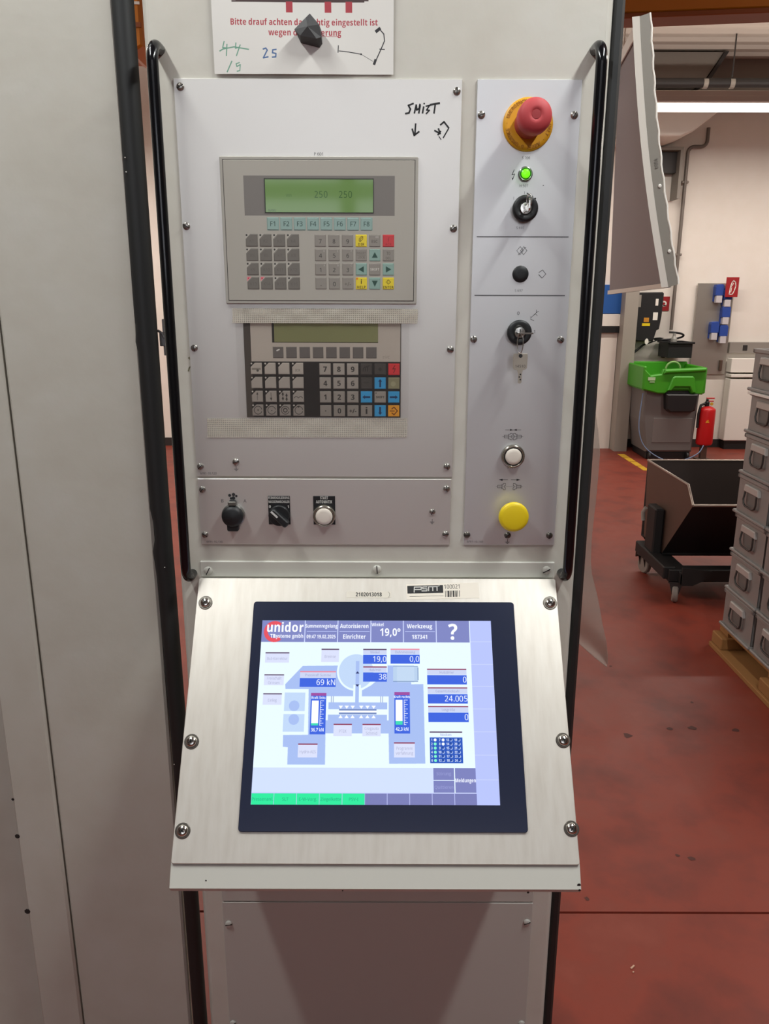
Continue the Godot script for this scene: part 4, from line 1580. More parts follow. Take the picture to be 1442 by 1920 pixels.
# ---------------------------------------------------------------- tilted console with the touch screen
func build_console() -> void:
	var p0 := Vector3(-0.012, 1.1425, 0.015)
	var p1 := Vector3(-0.012, 0.7925, 0.288)
	var t := (p1 - p0).normalized()
	var n := Vector3.RIGHT.cross(-t)
	var xf := Transform3D(Basis(Vector3.RIGHT, -t, n), p0)
	var inv := xf.affine_inverse()
	var L := (p1 - p0).length()
	var o := thing("screen_console", "sloping stainless steel console box projecting from the pillar", "console", p0)
	o.transform = xf
	# housing: side profile in world z-y, extruded along x
	var b := Mb.new()
	var poly := PackedVector2Array([V2(0.003, 1.138), V2(0.015, 1.140), V2(0.287, 0.7905), V2(0.290, 0.7855), V2(0.303, 0.762), V2(0.298, 0.7535), V2(0.003, 0.7515)])
	# prism lies in x-y and rises along z; turn it so that x -> world z, z -> world -x
	b.xf = inv * Transform3D(Basis(Vector3(0, 0, 1), Vector3(0, 1, 0), Vector3(-1, 0, 0)), Vector3(-0.012 + 0.3035, 0, 0))
	b.prism(poly, 0.0, 0.607, 0.0)
	part(o, "housing", b, M.paint_flange)
	# stainless face, edges softened
	b = Mb.new()
	b.prism(rounded_rect(-0.3028, -L, 0.3028, 0.0, 0.004, 3), 0.0, 0.003, 0.0008)
	part(o, "face_plate", b, M.steel)
	# knocks on the lower lip
	b = Mb.new()
	b.xf = inv
	for q in [[0.2885, 0.768, 0.003], [0.289, 0.762, 0.002], [-0.262, 0.772, 0.0014], [-0.06, 0.7605, 0.0012], [0.213, 0.759, 0.002]]:
		b.disc(V2(q[0], q[1]), q[2], 0.2906 + (0.7855 - q[1]) * 0.553 + 0.0004, 6)
	part(o, "paint_chip", b, M.slot)
	for q in [[-0.2875, 0.0440], [0.2900, 0.0428], [-0.2888, 0.2690], [0.2930, 0.2655], [-0.2895, 0.3985], [0.2945, 0.3940]]:
		screw(o, q[0], -q[1], 0.003, 0.5 + q[1] * 5.0, 1.0, M.chrome, true)
	# stickers
	var st := thing("number_sticker", "small clear sticker printed 2102013018 above the screen", "sticker", xf * Vector3(-0.0142, -0.0290, 0.003))
	st.basis = xf.basis
	b = Mb.new()
	b.prism(rounded_rect(-0.0375, -0.0055, 0.0375, 0.0055, 0.002), 0.0, 0.0003, 0.0)
	part(st, "sticker_base", b, mat("dcd5c8", 0.35))
	b = Mb.new()
	b.add_text("2102013018", F.bold, 0.0095, Transform3D(Basis.from_scale(Vector3(0.85, 1, 1)), Vector3(0, 0, 0.0005)), 0.0)
	b.stroke([V2(0.0325, 0.0052), V2(0.0355, 0.002), V2(0.0352, -0.002), V2(0.0335, -0.0045)], 0.0005, 0.0005)
	part(st, "printed_number", b, M.ink)
	var iv := thing("inventory_sticker", "white inventory sticker with a black logo field, 100021 and a barcode", "sticker", xf * Vector3(0.1105, -0.0225, 0.003))
	iv.basis = xf.basis
	b = Mb.new()
	b.xf = at_xy(0, 0, 0, 0.025)
	b.span(Vector3(-0.061, -0.0135, 0.0), Vector3(0.061, 0.0135, 0.0003))
	part(iv, "sticker_base", b, mat("e6ddcf", 0.45))
	b = Mb.new()
	b.xf = at_xy(0, 0, 0, 0.025)
	b.flat([V2(-0.0595, -0.003), V2(0.0010, -0.003), V2(0.0010, 0.0105), V2(-0.0595, 0.0105)], 0.0005)
	b.add_text("100021", F.sans, 0.0105, Transform3D(Basis.from_scale(Vector3(0.82, 1, 1)), Vector3(0.0165, 0.0075, 0.0005)), 0.0)
	var xx := 0.004
	var bars := [1, 2, 1, 1, 3, 1, 2, 1, 1, 2, 3, 1, 1, 1, 2, 1, 1, 3, 1, 2]
	for i in bars.size():
		var w: float = bars[i] * 0.00085
		if i % 2 == 0:
			b.flat([V2(xx, -0.0105), V2(xx + w, -0.0105), V2(xx + w, 0.0005), V2(xx, 0.0005)], 0.0005)
		xx += w
	b.flat([V2(-0.056, -0.0085), V2(0.001, -0.0085), V2(0.001, -0.0080), V2(-0.056, -0.0080)], 0.0005)
	part(iv, "print", b, M.ink)
	b = Mb.new()
	b.xf = at_xy(-0.0285, 0.0035, 0.0008, 0.025).scaled_local(Vector3(1.2, 1.25, 1))
	var lw := 0.0013
	b.stroke([V2(-0.0165, -0.0042), V2(-0.0160, 0.0030), V2(-0.0060, 0.0030), V2(-0.0065, -0.0005), V2(-0.0150, -0.0005)], lw)
	b.stroke([V2(0.0020, 0.0030), V2(-0.0040, 0.0030), V2(-0.0042, 0.0004), V2(0.0018, 0.0002), V2(0.0016, -0.0026), V2(-0.0055, -0.0026)], lw)
	b.stroke([V2(0.0040, -0.0026), V2(0.0042, 0.0030), V2(0.0160, 0.0030), V2(0.0158, -0.0026)], lw)
	b.stroke([V2(0.0100, 0.0030), V2(0.0098, -0.0026)], lw)
	b.stroke([V2(0.0158, 0.0030), V2(0.0195, 0.0042)], lw * 0.6)
	part(iv, "logo", b, M.white_print)

	# the panel computer let into the face
	var sc := thing("touch_screen", "touch screen with black glass frame showing the press overview in blue", "monitor", xf * Vector3(0, 0, 0.003))
	sc.basis = xf.basis
	b = Mb.new()
	b.prism(rounded_rect(-0.2060, -0.4000, 0.2285, -0.0425, 0.005, 4), -0.001, 0.0040, 0.0008)
	part(sc, "glass_frame", b, mat("262c40", 0.16))
	var tex := screen_print()
	var m := mat("000000", 0.16)
	m.emission_enabled = true
	m.emission_texture = tex
	m.emission_energy_multiplier = 1.12
	b = Mb.new()
	b.uvr = Rect2(-0.1895, -0.3615, 0.378, 0.2865)
	b.span(Vector3(-0.1895, -0.3615, 0.001), Vector3(0.1885, -0.0750, 0.0042))
	part(sc, "display", b, m, "lit display with a diagram of the press, force bars and number fields")
	var al := AreaLight3D.new()
	al.name = "glow"
	al.area_size = Vector2(0.378, 0.2865)
	al.light_color = Color("c9dcff")
	al.light_energy = 0.012
	al.shadow_enabled = true
	al.set("area_range", 12.0)
	al.set("area_attenuation", 2.0)
	al.position = Vector3(0, -0.218, 0.006)
	al.rotation.y = PI
	sc.add_child(al)

func screen_print() -> ImageTexture:
	var P := Print.new(1000, 758, 1.0, col("e2f2ff"), F)
	var head := col("7d84bd")
	var blue := col("3f63d8")
	var body := col("a3b9ea")
	var lite := col("bcd2f0")
	var red := col("8a3a56")
	var dark := col("5a4660")
	var pink := col("e58a9c")
	var lab := col("c6cfeb")
	var faint := col("8f9cc6")
	var wh := col("f4f8ff")
	# side column
	P.rect(907, 0, 93, 758, col("b3bff7"))
	for y in [92, 190, 284, 378, 471, 564, 660]:
		P.rect(907, y, 93, 2, col("c8d2fb"))
	# message field and lower keys
	P.rect(0, 616, 735, 98, col("cbd9fb"))
	for r in [[735, 616, 84, 46], [735, 665, 84, 46], [823, 616, 84, 95]]:
		P.rect(r[0], r[1], r[2], r[3], col("7a7fb8"))
	P.rect(0, 712, 907, 46, col("b9c0ee"))
	for i in 5:
		P.rect(i * 91.5 + 1, 715, 89.5, 43, col("2fe39a"))
		P.rect(458 + i * 90.5, 715, 88, 43, col("777bb2"))
	var g := ["Pressenanl.", "SLT", "E-W-Vorg.", "Ziegelkette", "PSV-I"]
	for i in 5:
		P.text(g[i], 46 + i * 91.5, 737, 17, col("1fa578"))
	P.text("Meldungen", 865, 664, 20, wh, 1, "bold", 0.78)
	P.text("Störung", 777, 638, 17, col("969bd0"))
	P.text("Quittieren", 777, 690, 17, col("969bd0"))
	# header
	P.rect(0, 0, 904, 96, head)
	for x in [188, 331, 475, 617, 760]:
		P.rect(x - 2, 0, 4, 96, col("c9d3f7"))
	for r in [[196, 130], [338, 132], [624, 130]]:
		P.rect(r[0], 47, r[1], 3, col("b9c4f2"))
	P.arc(56, 50, 38, 17, 1.0, 5.3, col("e0525f"))
	P.text("unidor", 100, 32, 58, wh, 1, "bold", 0.88)
	P.text("TR", 50, 70, 23, wh, 1, "bold", 0.9)
	P.text("systeme gmbh", 118, 70, 23, wh, 1, "bold", 0.8)
	P.text("Summenregelung", 259, 25, 22, wh, 1, "bold", 0.75)
	P.text("09:47 19.02.2025", 259, 72, 22, wh, 1, "bold", 0.75)
	P.text("Autorisieren", 403, 25, 26, wh, 1, "bold", 0.8)
	P.text("Einrichter", 403, 72, 26, wh, 1, "bold", 0.8)
	P.text("Winkel", 505, 18, 20, wh, 1, "bold", 0.8)
	P.text("19,0°", 560, 52, 46, wh, 1, "bold", 0.85)
	P.text("Werkzeug", 688, 25, 26, wh, 1, "bold", 0.9)
	P.text("187341", 688, 72, 25, wh, 1, "bold", 0.85)
	P.text("?", 832, 50, 96, wh, 1, "bold", 1.0)
	# press frame
	P.poly([V2(185, 200), V2(335, 198), V2(345, 240), V2(372, 282), V2(408, 303), V2(408, 328), V2(289, 328), V2(289, 406), V2(299, 406), V2(299, 427), V2(546, 427), V2(546, 328), V2(440, 328), V2(440, 303), V2(478, 282), V2(500, 264), V2(548, 226), V2(548, 197), V2(640, 197), V2(649, 277), V2(700, 276), V2(703, 599), V2(555, 600), V2(553, 480), V2(291, 480), V2(293, 604), V2(139, 604), V2(138, 536), V2(117, 534), V2(116, 487), V2(219, 486), V2(214, 298), V2(116, 298), V2(114, 278)], body)
	P.rect(289, 328, 264, 99, col("e6f6ff"))
	P.disc(414, 223, 82, col("e2f4ff"))
	P.disc(414, 223, 74, lite)
	P.rect(411 - 8, 280, 32, 80, col("e2f4ff"))
	P.rect(412, 178, 15, 180, body)
	P.poly([V2(412, 232), V2(428, 232), V2(420, 222)], col("323a66"))
	P.poly([V2(412, 278), V2(428, 278), V2(420, 288)], col("323a66"))
	P.rect(300, 353, 247, 29, body)
	P.rect(299, 404, 247, 24, body)
	P.rect(300, 427, 253, 53, body)
	P.rect(310, 328, 3, 25, faint)
	P.rect(318, 328, 3, 25, faint)
	P.rect(518, 328, 3, 25, faint)
	P.rect(526, 328, 3, 25, faint)
	P.rect(345, 381, 157, 6, col("7387b8"))
	P.rect(345, 387, 157, 8, wh)
	P.rect(345, 395, 157, 7, col("7387b8"))
	for x in [352, 377, 402, 438, 464, 490]:
		P.poly([V2(x - 9, 367), V2(x + 9, 367), V2(x, 380)], wh)
		P.poly([V2(x - 9, 418), V2(x + 9, 418), V2(x, 405)], wh)
	P.rect(114, 313, 87, 77, lite)
	P.rect(113, 402, 88, 72, lite)
	P.disc(156, 368, 22, body)
	P.disc(157, 424, 22, body)
	# motor
	P.rect(572, 199, 106, 66, col("b4cbe6"))
	P.rect(588, 196, 74, 72, col("bdd2ea"))
	P.rect(572, 199, 106, 2, col("7f97bd"))
	P.rect(572, 263, 106, 3, col("7f97bd"))
	P.rect(676, 205, 4, 54, col("7f97bd"))
	# labels with a bar on top
	for r in [[22, 141, 103, 45, dark, "BuI-Korrektur", ""], [23, 236, 84, 46, dark, "Freischalt", "Grinsen"], [23, 316, 79, 48, dark, "Einleg", ""], [263, 125, 76, 58, dark, "Bremse", ""], [324, 441, 76, 50, red, "PTEK", ""], [444, 441, 76, 50, red, "Crogauto", "Schmid"], [180, 521, 80, 55, red, "Hydro-AES", ""], [575, 515, 86, 60, red, "Programm", "verfahrung"]]:
		P.rect(r[0], r[1], r[2], r[3], col("d3d9f2"))
		P.rect(r[0], r[1], r[2], 5, r[4])
		if r[6] == "":
			P.text(r[5], r[0] + r[2] / 2.0, r[1] + r[3] / 2.0 + 5, 17, col("a9aecb"), 1, "sans", 0.85)
		else:
			P.text(r[5], r[0] + r[2] / 2.0, r[1] + r[3] / 2.0 - 6, 17, col("a9aecb"), 1, "sans", 0.85)
			P.text(r[6], r[0] + r[2] / 2.0, r[1] + r[3] / 2.0 + 13, 17, col("a9aecb"), 1, "sans", 0.85)
	# number fields
	for r in [[443, 125, 101, 24, 39, dark, "Winkel", "19,0"], [561, 124, 125, 24, 39, pink, "Dehnmessung", "0,0"], [444, 201, 101, 24, 39, red, "Hub/min", "38"], [175, 222, 153, 28, 37, pink, "Presskraft Summe", "69 kN"], [717, 210, 168, 26, 39, red, "Hubzähler", "0"], [718, 289, 168, 27, 39, red, "Gesamtstückzahl", "24.005"], [719, 367, 168, 25, 39, red, "Losgröße", "0"]]:
		P.rect(r[0], r[1], r[2], r[3], lab)
		P.rect(r[0], r[1], r[2], 5, r[5])
		P.text(r[6], r[0] + r[2] / 2.0, r[1] + r[3] / 2.0 + 3, 15, col("989fc4"), 1, "sans", 0.9)
		P.rect(r[0], r[1] + r[3] + 2, r[2], r[4], blue)
		P.text(r[7], r[0] + r[2], r[1] + r[3] + 2 + r[4] / 2.0 - 1, 34, wh, 2, "sans", 0.95)
	# force bars
	for r in [[225, 314, "Kraft links", "36,7 kN", 9.0], [577, 310, "Kraft rechts", "42,3 kN", 15.0]]:
		var x: float = r[0]
		var y: float = r[1]
		P.rect(x, y, 65, 12, col("9a4f9c"))
		P.rect(x, y + 12, 65, 158, blue)
		P.text(r[2], x + 32, y + 20, 15, wh, 1, "bold", 0.8)
		P.rect(x + 5, y + 32, 29, 102, wh)
		P.rect(x + 5, y + 134 - r[4], 29, r[4], col("3fd6b0"))
		P.rect(x + 40, y + 32, 2, 102, wh)
		for k in 12:
			P.rect(x + 40, y + 32 + k * 9.2, 16 if k % 2 == 0 else 9, 2, wh)
		P.text(r[3], x + 32, y + 152, 19, wh, 1, "bold", 0.8)
	# cam grid
	P.rect(723, 471, 135, 5, dark)
	P.text("Nocken", 790, 484, 14, col("989fc4"))
	P.rect(723, 495, 135, 102, col("2f58b8"))
	for r in 6:
		for c in 4:
			var x := 745 + c * 33.0
			var y := 505.0 + r * 16.3
			P.text("%d" % (c * 6 + r + 1), x - 14, y, 14, wh, 1, "bold", 0.8)
			if c == 0 or (c == 1 and r < 2):
				P.disc(x, y, 6.0, col("7df0c8") if r > 0 and c == 0 else wh)
			else:
				P.disc(x, y, 5.8, col("c7d6f5"))
				P.disc(x - 1.5, y - 1.5, 5.0, col("274a9c"))
	return P.texture()

# ---------------------------------------------------------------- paper notice and its magnet
func build_notice() -> void:
	var P := Print.new(261, 190, 4.0, col("e3e0da"), F)
	var red := col("b04049")
	P.rect(35, 75, 190, 20.5, col("4b3a38"))
	P.rect(29, 95, 190, 2.0, col("4b3a38"))
	for x in [106.5, 162, 192]:
		P.rect(x, 96, 9.5, 14, red)
	P.text("Bitte drauf achten das richtig eingestellt ist", 132, 122.5, 11, red, 1, "bold", 0.92)
	P.text("wegen der Sicherung", 133, 135.8, 11, red, 1, "bold", 0.95)
	P.rect(157, 140.4, 25, 0.6, red)
	var gr := col("6fa089")
	var bl := col("4a6a9a")
	var k := col("2c2a2c")
	P.line([V2(16, 147.8), V2(13.5, 155.7), V2(19, 156.2)], 1.5, gr)
	P.line([V2(20, 151.3), V2(18.5, 166.3)], 1.5, gr)
	P.line([V2(33, 149.6), V2(32, 156.6), V2(37, 155.3)], 1.5, gr)
	P.line([V2(39, 152.2), V2(33, 166.3)], 1.5, gr)
	P.line([V2(9, 160.1), V2(14, 157.5), V2(30, 154.8), V2(51, 157.9)], 1.6, gr)
	P.line([V2(26, 173.3), V2(18.5, 187.4)], 1.6, gr)
	P.line([V2(37, 175.1), V2(32, 176.8), V2(33, 180.4), V2(38, 177.7), V2(37, 185.6), V2(33, 186.5)], 1.4, gr)
	P.line([V2(72, 157.5), V2(76, 156.2), V2(78, 158.8), V2(72, 168.9), V2(79, 167.6)], 1.8, bl)
	P.line([V2(91, 157.9), V2(86, 158.4), V2(85.5, 162.3), V2(90.5, 163.2), V2(90, 167.6), V2(85, 168.0)], 1.8, bl)
	P.line([V2(181, 152.2), V2(180.5, 161.0)], 1.2, k)
	P.line([V2(182, 159.2), V2(197, 160.6), V2(214, 163.2)], 1.1, k)
	P.line([V2(214, 163.2), V2(231, 172.4)], 0.5, k)
	P.disc(214, 163.2, 1.2, k)
	P.line([V2(236, 133.7), V2(241, 130.2)], 4.2, k)
	P.line([V2(241, 131.1), V2(247, 137.2), V2(248, 146.0), V2(243, 156.6), V2(235.5, 171.6)], 1.4, k)
	P.line([V2(241, 156.6), V2(248, 157.0)], 1.2, k)
	P.line([V2(233, 176.0), V2(235, 170.7)], 3.6, k)
	var m := mat("ffffff", 0.35)
	m.albedo_texture = P.texture()
	var o := thing("paper_notice", "white laminated paper notice with red print and pen notes, above the plates", "notice", Vector3(-0.1195, 1.919, 0.0005))
	var b := Mb.new()
	b.uvr = Rect2(-0.1305, 0.0, 0.261, 0.190)
	b.sheet(func(u: float, v: float) -> Vector3:
		return Vector3(lerpf(-0.1305, 0.1305, u), 0.190 * v, 0.0028 + 0.0012 * sin(u * 5.0 + v * 3.0) + 0.0008 * sin(u * 21.0) * maxf(0.0, 0.4 - v)), 28, 14, 0.0004)
	part(o, "sheet", b, m)
	# magnet: broken lump of ferrite
	var g := thing("magnet", "broken dark grey lump of magnet holding the paper notice", "magnet", Vector3(-0.1090, 1.9735, 0.004))
	b = Mb.new()
	var lo := [V2(-0.020, -0.002), V2(-0.014, -0.014), V2(0.013, -0.020), V2(0.017, -0.015), V2(0.016, 0.002), V2(0.002, 0.017), V2(-0.004, 0.013)]
	var hi := [V2(-0.0215, -0.001), V2(-0.013, -0.010), V2(0.010, -0.0135), V2(0.0165, -0.0105), V2(0.014, 0.005), V2(0.001, 0.019), V2(-0.0045, 0.0135)]
	var zl := 0.0
	var zh := [0.016, 0.020, 0.019, 0.015, 0.017, 0.016, 0.018]
	for i in lo.size():
		var j := (i + 1) % lo.size()
		b.quad(Vector3(lo[i].x, lo[i].y, zl), Vector3(lo[j].x, lo[j].y, zl), Vector3(hi[j].x, hi[j].y, zh[j]), Vector3(hi[i].x, hi[i].y, zh[i]))
		b.tri(Vector3(hi[i].x, hi[i].y, zh[i]), Vector3(hi[j].x, hi[j].y, zh[j]), Vector3(-0.002, 0.001, 0.0225))
	part(g, "magnet_lump", b, mat("3a393a", 0.6))

# ---------------------------------------------------------------- grey board and plastic strip beside the pillar
func build_swing_sheet() -> void:
	var o := thing("swing_panel", "large tilted grey board with pale riveted rim beside the pillar's right edge", "panel", Vector3(0.55, 1.62, -0.5))
	var tn := Vector3(0.485, 2.118, -0.40)      # near top, near bottom, far top, far bottom
	var bn := Vector3(0.586, 1.628, -0.40)
	var tf := Vector3(0.611, 2.210, -1.0)
	var bf := Vector3(0.629, 1.618, -1.0)
	var off := Vector3(0.55, 1.62, -0.5)
	var f := func(u: float, v: float) -> Vector3:    # u: near -> far, v: bottom -> top
		var a := bn.lerp(tn, v)
		var c := bf.lerp(tf, v)
		a.x -= 0.010 * sin(v * PI)
		return a.lerp(c, u) - off
	var b := Mb.new()
	b.sheet(func(u: float, v: float) -> Vector3:
		return f.call(u, v), 12, 16, 0.004)
	part(o, "board", b, mat("8b8386", 0.55))
	# folded rim, standing out towards the viewer along the near edge and the top and bottom
	var rim := mat("ece7de", 0.5)
	b = Mb.new()
	b.sheet(func(u: float, v: float) -> Vector3:
		var p: Vector3 = f.call(0.0, v)
		return p + Vector3(-0.0072 - 0.0125 * u, 0, 0.0055 - 0.005 * u), 2, 16, 0.003)
	part(o, "rim_strip", b, rim)
	b = Mb.new()
	b.sheet(func(u: float, v: float) -> Vector3:
		var p: Vector3 = f.call(u, 0.955 + 0.045 * v)
		return p + Vector3(-0.006, 0, 0.0), 10, 2, 0.003)
	part(o, "edge_strip", b, rim)
	b = Mb.new()
	b.sheet(func(u: float, v: float) -> Vector3:
		var p: Vector3 = f.call(u, 0.018 * v)
		return p + Vector3(-0.006, 0, 0.0), 10, 2, 0.003)
	part(o, "edge_strip", b, rim)
	b = Mb.new()
	b.sheet(func(u: float, v: float) -> Vector3:
		var p: Vector3 = f.call(0.0, v)
		return p + Vector3(0.0195 * (1.0 - u) - 0.0075, 0.012 * (1.0 - u) * (1.0 - absf(v - 0.5)), 0.004), 2, 16, 0.003)
	part(o, "folded_flange", b, mat("857f76", 0.55))
	b = Mb.new()
	var path: Array = []
	for k in 41:
		var v := k / 40.0
		var p: Vector3 = f.call(0.0, v)
		path.append(p + Vector3(0.0122 + 0.0012 * sin(k * 1.7), 0.012 * (1.0 - absf(v - 0.5)), 0.006))
	b.tube(path, 0.0024, 8)
	var top: Array = []
	for k in 13:
		top.append(f.call(k / 12.0 * 0.9, 1.0) + Vector3(lerpf(0.010, -0.006, k / 12.0), 0.002, 0.004 * (1.0 - k / 12.0)))
	b.tube(top, 0.0028, 8)
	part(o, "welded_seam", b, mat("f0ebe2", 0.5))
	b = Mb.new()
	for v in [0.385, 0.135]:
		var p: Vector3 = f.call(0.0, v)
		b.xf = Transform3D(Basis(), p + Vector3(0.005, 0.004, 0.0075))
		b.lathe([V2(0.0035, 0), V2(0.0032, 0.0015), V2(0, 0.0024)], 14)
	part(o, "rivet", b, M.white)
	b = Mb.new()
	var pm: Vector3 = f.call(0.0, 0.47)
	b.xf = Transform3D(Basis(Vector3(0, 0, 1), -PI / 2 + 0.19), pm + Vector3(0.003, 0.004, 0.0085))
	b.add_text("1604", F.bold, 0.009, Transform3D(), 0.0)
	part(o, "stamped_number", b, mat("6f6a63", 0.7))
	# clear plastic strip hanging by the post lower down
	var c := StandardMaterial3D.new()
	c.transparency = BaseMaterial3D.TRANSPARENCY_ALPHA
	c.albedo_color = Color(0.66, 0.61, 0.57, 0.42)
	c.roughness = 0.3
	var pl := Mb.new()
	var L := [[1.45, 0.30, 0.400], [1.32, 0.30, 0.4285], [1.22, 0.30, 0.4290], [1.13, 0.30, 0.4270], [1.06, 0.30, 0.4300], [1.0, 0.33, 0.448], [0.94, 0.37, 0.461], [0.90, 0.41, 0.472], [0.87, 0.445, 0.477], [0.845, 0.477, 0.480]]
	pl.sheet(func(u: float, v: float) -> Vector3:
		var k := (1.0 - v) * (L.size() - 1)
		var i := mini(int(k), L.size() - 2)
		var g := k - i
		var y: float = lerpf(L[i][0], L[i + 1][0], g)
		var x0: float = lerpf(L[i][1], L[i + 1][1], g)
		var x1: float = lerpf(L[i][2], L[i + 1][2], g)
		return Vector3(lerpf(x0, x1, u) - 0.44, y - 1.08, -0.006 * (1.0 - cos(u * 4.0 + v * 9.0))), 8, 24, 0.002)
	var ps := part(self, "plastic_strip", pl, c)
	ps.position = Vector3(0.44, 1.08, -0.2625)
	tag(ps, "torn clear plastic strip hanging behind the pillar's right rubber edge, above the floor", "plastic strip")

# ---------------------------------------------------------------- things along the far wall
func build_far_wall_things() -> void:
	var b := Mb.new()
	# crane girder under the deck
	var o := thing("crane_girder", "orange crane girder running across under the ribbed roof at top right", "crane girder", Vector3(2.0, 3.26, -4.2))
	o.rotation.y = -0.13
	b.box(Vector3(0, 0.27, 0), Vector3(4.2, 0.44, 0.16), 0.006)
	part(o, "web", b, M.orange)
	b = Mb.new()
	b.box(Vector3(0, 0.03, 0), Vector3(4.2, 0.03, 0.185), 0.004)
	part(o, "lower_flange", b, M.orange_dark)
	b = Mb.new()
	b.box(Vector3(0, 0.505, 0), Vector3(4.2, 0.03, 0.30), 0.004)
	part(o, "upper_flange", b, M.orange)
	# crane trolley end seen through the gap at the left
	o = thing("crane_trolley", "orange crane trolley end with a pale stripe, seen through the gap at top left", "crane trolley", Vector3(-1.30, 2.72, -3.0))
	b = Mb.new()
	b.prism(PackedVector2Array([V2(-0.3, 0.06), V2(-0.24, 0.015), V2(0.07, 0.02), V2(0.11, 0.0), V2(0.16, 0.03), V2(0.16, 0.235), V2(-0.3, 0.235)]), -0.15, 0.15, 0.01)
	part(o, "trolley_body", b, M.orange)
	b = Mb.new()
	b.box(Vector3(-0.07, 0.205, 0.15), Vector3(0.46, 0.012, 0.006))
	part(o, "stripe", b, M.white)
	b = Mb.new()
	b.box(Vector3(-0.07, 0.115, 0.15), Vector3(0.46, 0.02, 0.012))
	part(o, "rail", b, M.orange_dark)
	b = Mb.new()
	b.box(Vector3(-0.07, 0.70, 0.0), Vector3(0.46, 0.93, 0.2))
	part(o, "hanger", b, M.duct)

	# ducts and the black pipe below the deck
	o = thing("ventilation_duct", "grey ventilation duct with sloping end under the roof beside black pipe", "duct", Vector3(2.6, 3.62, -7.3))
	b = Mb.new()
	b.prism(PackedVector2Array([V2(-1.6, 0.0), V2(0.43, 0.0), V2(0.60, 0.26), V2(-1.6, 0.26)]), -0.25, 0.25, 0.004)
	part(o, "duct_body", b, mat("857f78", 0.5, 0.2))
	b = Mb.new()
	b.prism(PackedVector2Array([V2(0.43, -0.01), V2(0.47, -0.01), V2(0.64, 0.26), V2(0.60, 0.26)]), -0.27, 0.27, 0.002)
	part(o, "flange", b, M.dark_metal)
	o = thing("ceiling_pipe", "long black horizontal pipe hung below the roof with two clamps", "pipe", Vector3(3.0, 3.50, -6.6))
	b = Mb.new()
	b.tube([Vector3(-3.0, 0, 0), Vector3(3.8, 0.012, 0)], 0.040, 16)
	part(o, "pipe", b, mat("2b2827", 0.6))
	for x in [-0.12, 0.12]:
		b = Mb.new()
		b.tube([Vector3(x - 0.02, 0, 0), Vector3(x + 0.02, 0, 0)], 0.044, 16)
		part(o, "clamp", b, M.column)
	b = Mb.new()
	b.tube([Vector3(0.12, 0.03, 0), Vector3(0.12, 0.40, 0)], 0.007, 8)
	part(o, "hanger_rod", b, M.dark_metal)
	# wall beam behind the lamp
	o = thing("wall_beam", "pale horizontal beam on the far wall behind the strip light", "beam", Vector3(3.45, 3.50, -7.45))
	b = Mb.new()
	b.box(Vector3(0, 0.06, 0), Vector3(7, 0.05, 0.30), 0.004)
	b.box(Vector3(0, 0.26, -0.03), Vector3(7, 0.36, 0.08))
	part(o, "web", b, mat("8d8277", 0.6))
	b = Mb.new()
	b.box(Vector3(0, 0.45, 0), Vector3(7, 0.03, 0.30), 0.004)
	part(o, "flange", b, mat("8d8277", 0.6))
	o = thing("air_duct", "white tapering air duct end under the bright strip light", "duct", Vector3(2.4, 3.12, -7.2))
	b = Mb.new()
	b.prism(PackedVector2Array([V2(-1.5, 0.0), V2(0.40, 0.0), V2(0.52, 0.04), V2(0.78, 0.24), V2(-1.5, 0.24)]), -0.3, 0.3, 0.01)
	part(o, "duct_body", b, M.white)
	b = Mb.new()
	b.box(Vector3(-0.2, 0.12, 0), Vector3(0.03, 0.27, 0.63), 0.004)
	part(o, "joint_band", b, M.duct)
	# vent box at the top of the wall
	o = thing("vent_box", "dark open vent box high on the far wall next to the conduit", "vent", Vector3(2.86, 2.62, -7.6))
	b = Mb.new()
	b.span(Vector3(-0.20, 0.46, 0), Vector3(0.16, 0.49, 0.22))
	b.span(Vector3(0.13, 0.0, 0), Vector3(0.16, 0.46, 0.22))
	b.span(Vector3(-0.20, 0.0, 0), Vector3(-0.17, 0.46, 0.22))
	part(o, "hood", b, mat("8a857d", 0.6))
	b = Mb.new()
	b.span(Vector3(-0.17, 0.26, 0.01), Vector3(0.13, 0.46, 0.12))
	part(o, "fan_housing", b, M.dark_metal)
	b = Mb.new()
	b.span(Vector3(-0.17, 0.0, 0.0), Vector3(0.13, 0.26, 0.01))
	part(o, "back_plate", b, M.white)

	# conduit down the wall
	o = thing("conduit", "grey conduit pipe with an elbow running down the bright far wall", "pipe", Vector3(3.15, 1.3, -7.55))
	b = Mb.new()
	var path: Array = [Vector3(0.16, 2.02, 0.0), Vector3(0.16, 1.94, 0)]
	for k in 6:
		var a := PI / 2 * k / 5.0
		path.append(Vector3(0.16 - 0.06 + 0.06 * cos(a), 1.90 - 0.06 * sin(a), 0))
	path.append(Vector3(0.05, 1.84, 0))
	for k in 6:
		var a := PI / 2 * k / 5.0
		path.append(Vector3(0.03 - 0.06 * sin(a), 1.78 + 0.06 * cos(a), 0))
	path.append(Vector3(-0.03, 1.0, 0))
	path.append(Vector3(-0.03, 0.0, 0))
	b.tube(path, 0.018, 10)
	part(o, "tube", b, mat("776f68", 0.5, 0.3))
	for y in [1.5, 0.78]:
		b = Mb.new()
		b.box(Vector3(-0.03, y, -0.01), Vector3(0.075, 0.025, 0.045), 0.006)
		part(o, "clip", b, mat("8a8078", 0.5, 0.3))
	o = thing("power_cable", "black looped cable running from the conduit end to the green basin", "cable", Vector3(3.15, 1.3, -7.55))
	b = Mb.new()
	var loop: Array = []
	for k in 22:
		var a := -0.4 + k * 0.30
		loop.append(Vector3(-0.03 + 0.14 * sin(a) - 0.06 * k / 21.0, -0.02 - 0.05 * (1.0 - cos(a)) * 0.5 - 0.003 * k, 0.05 + 0.06 * cos(a)))
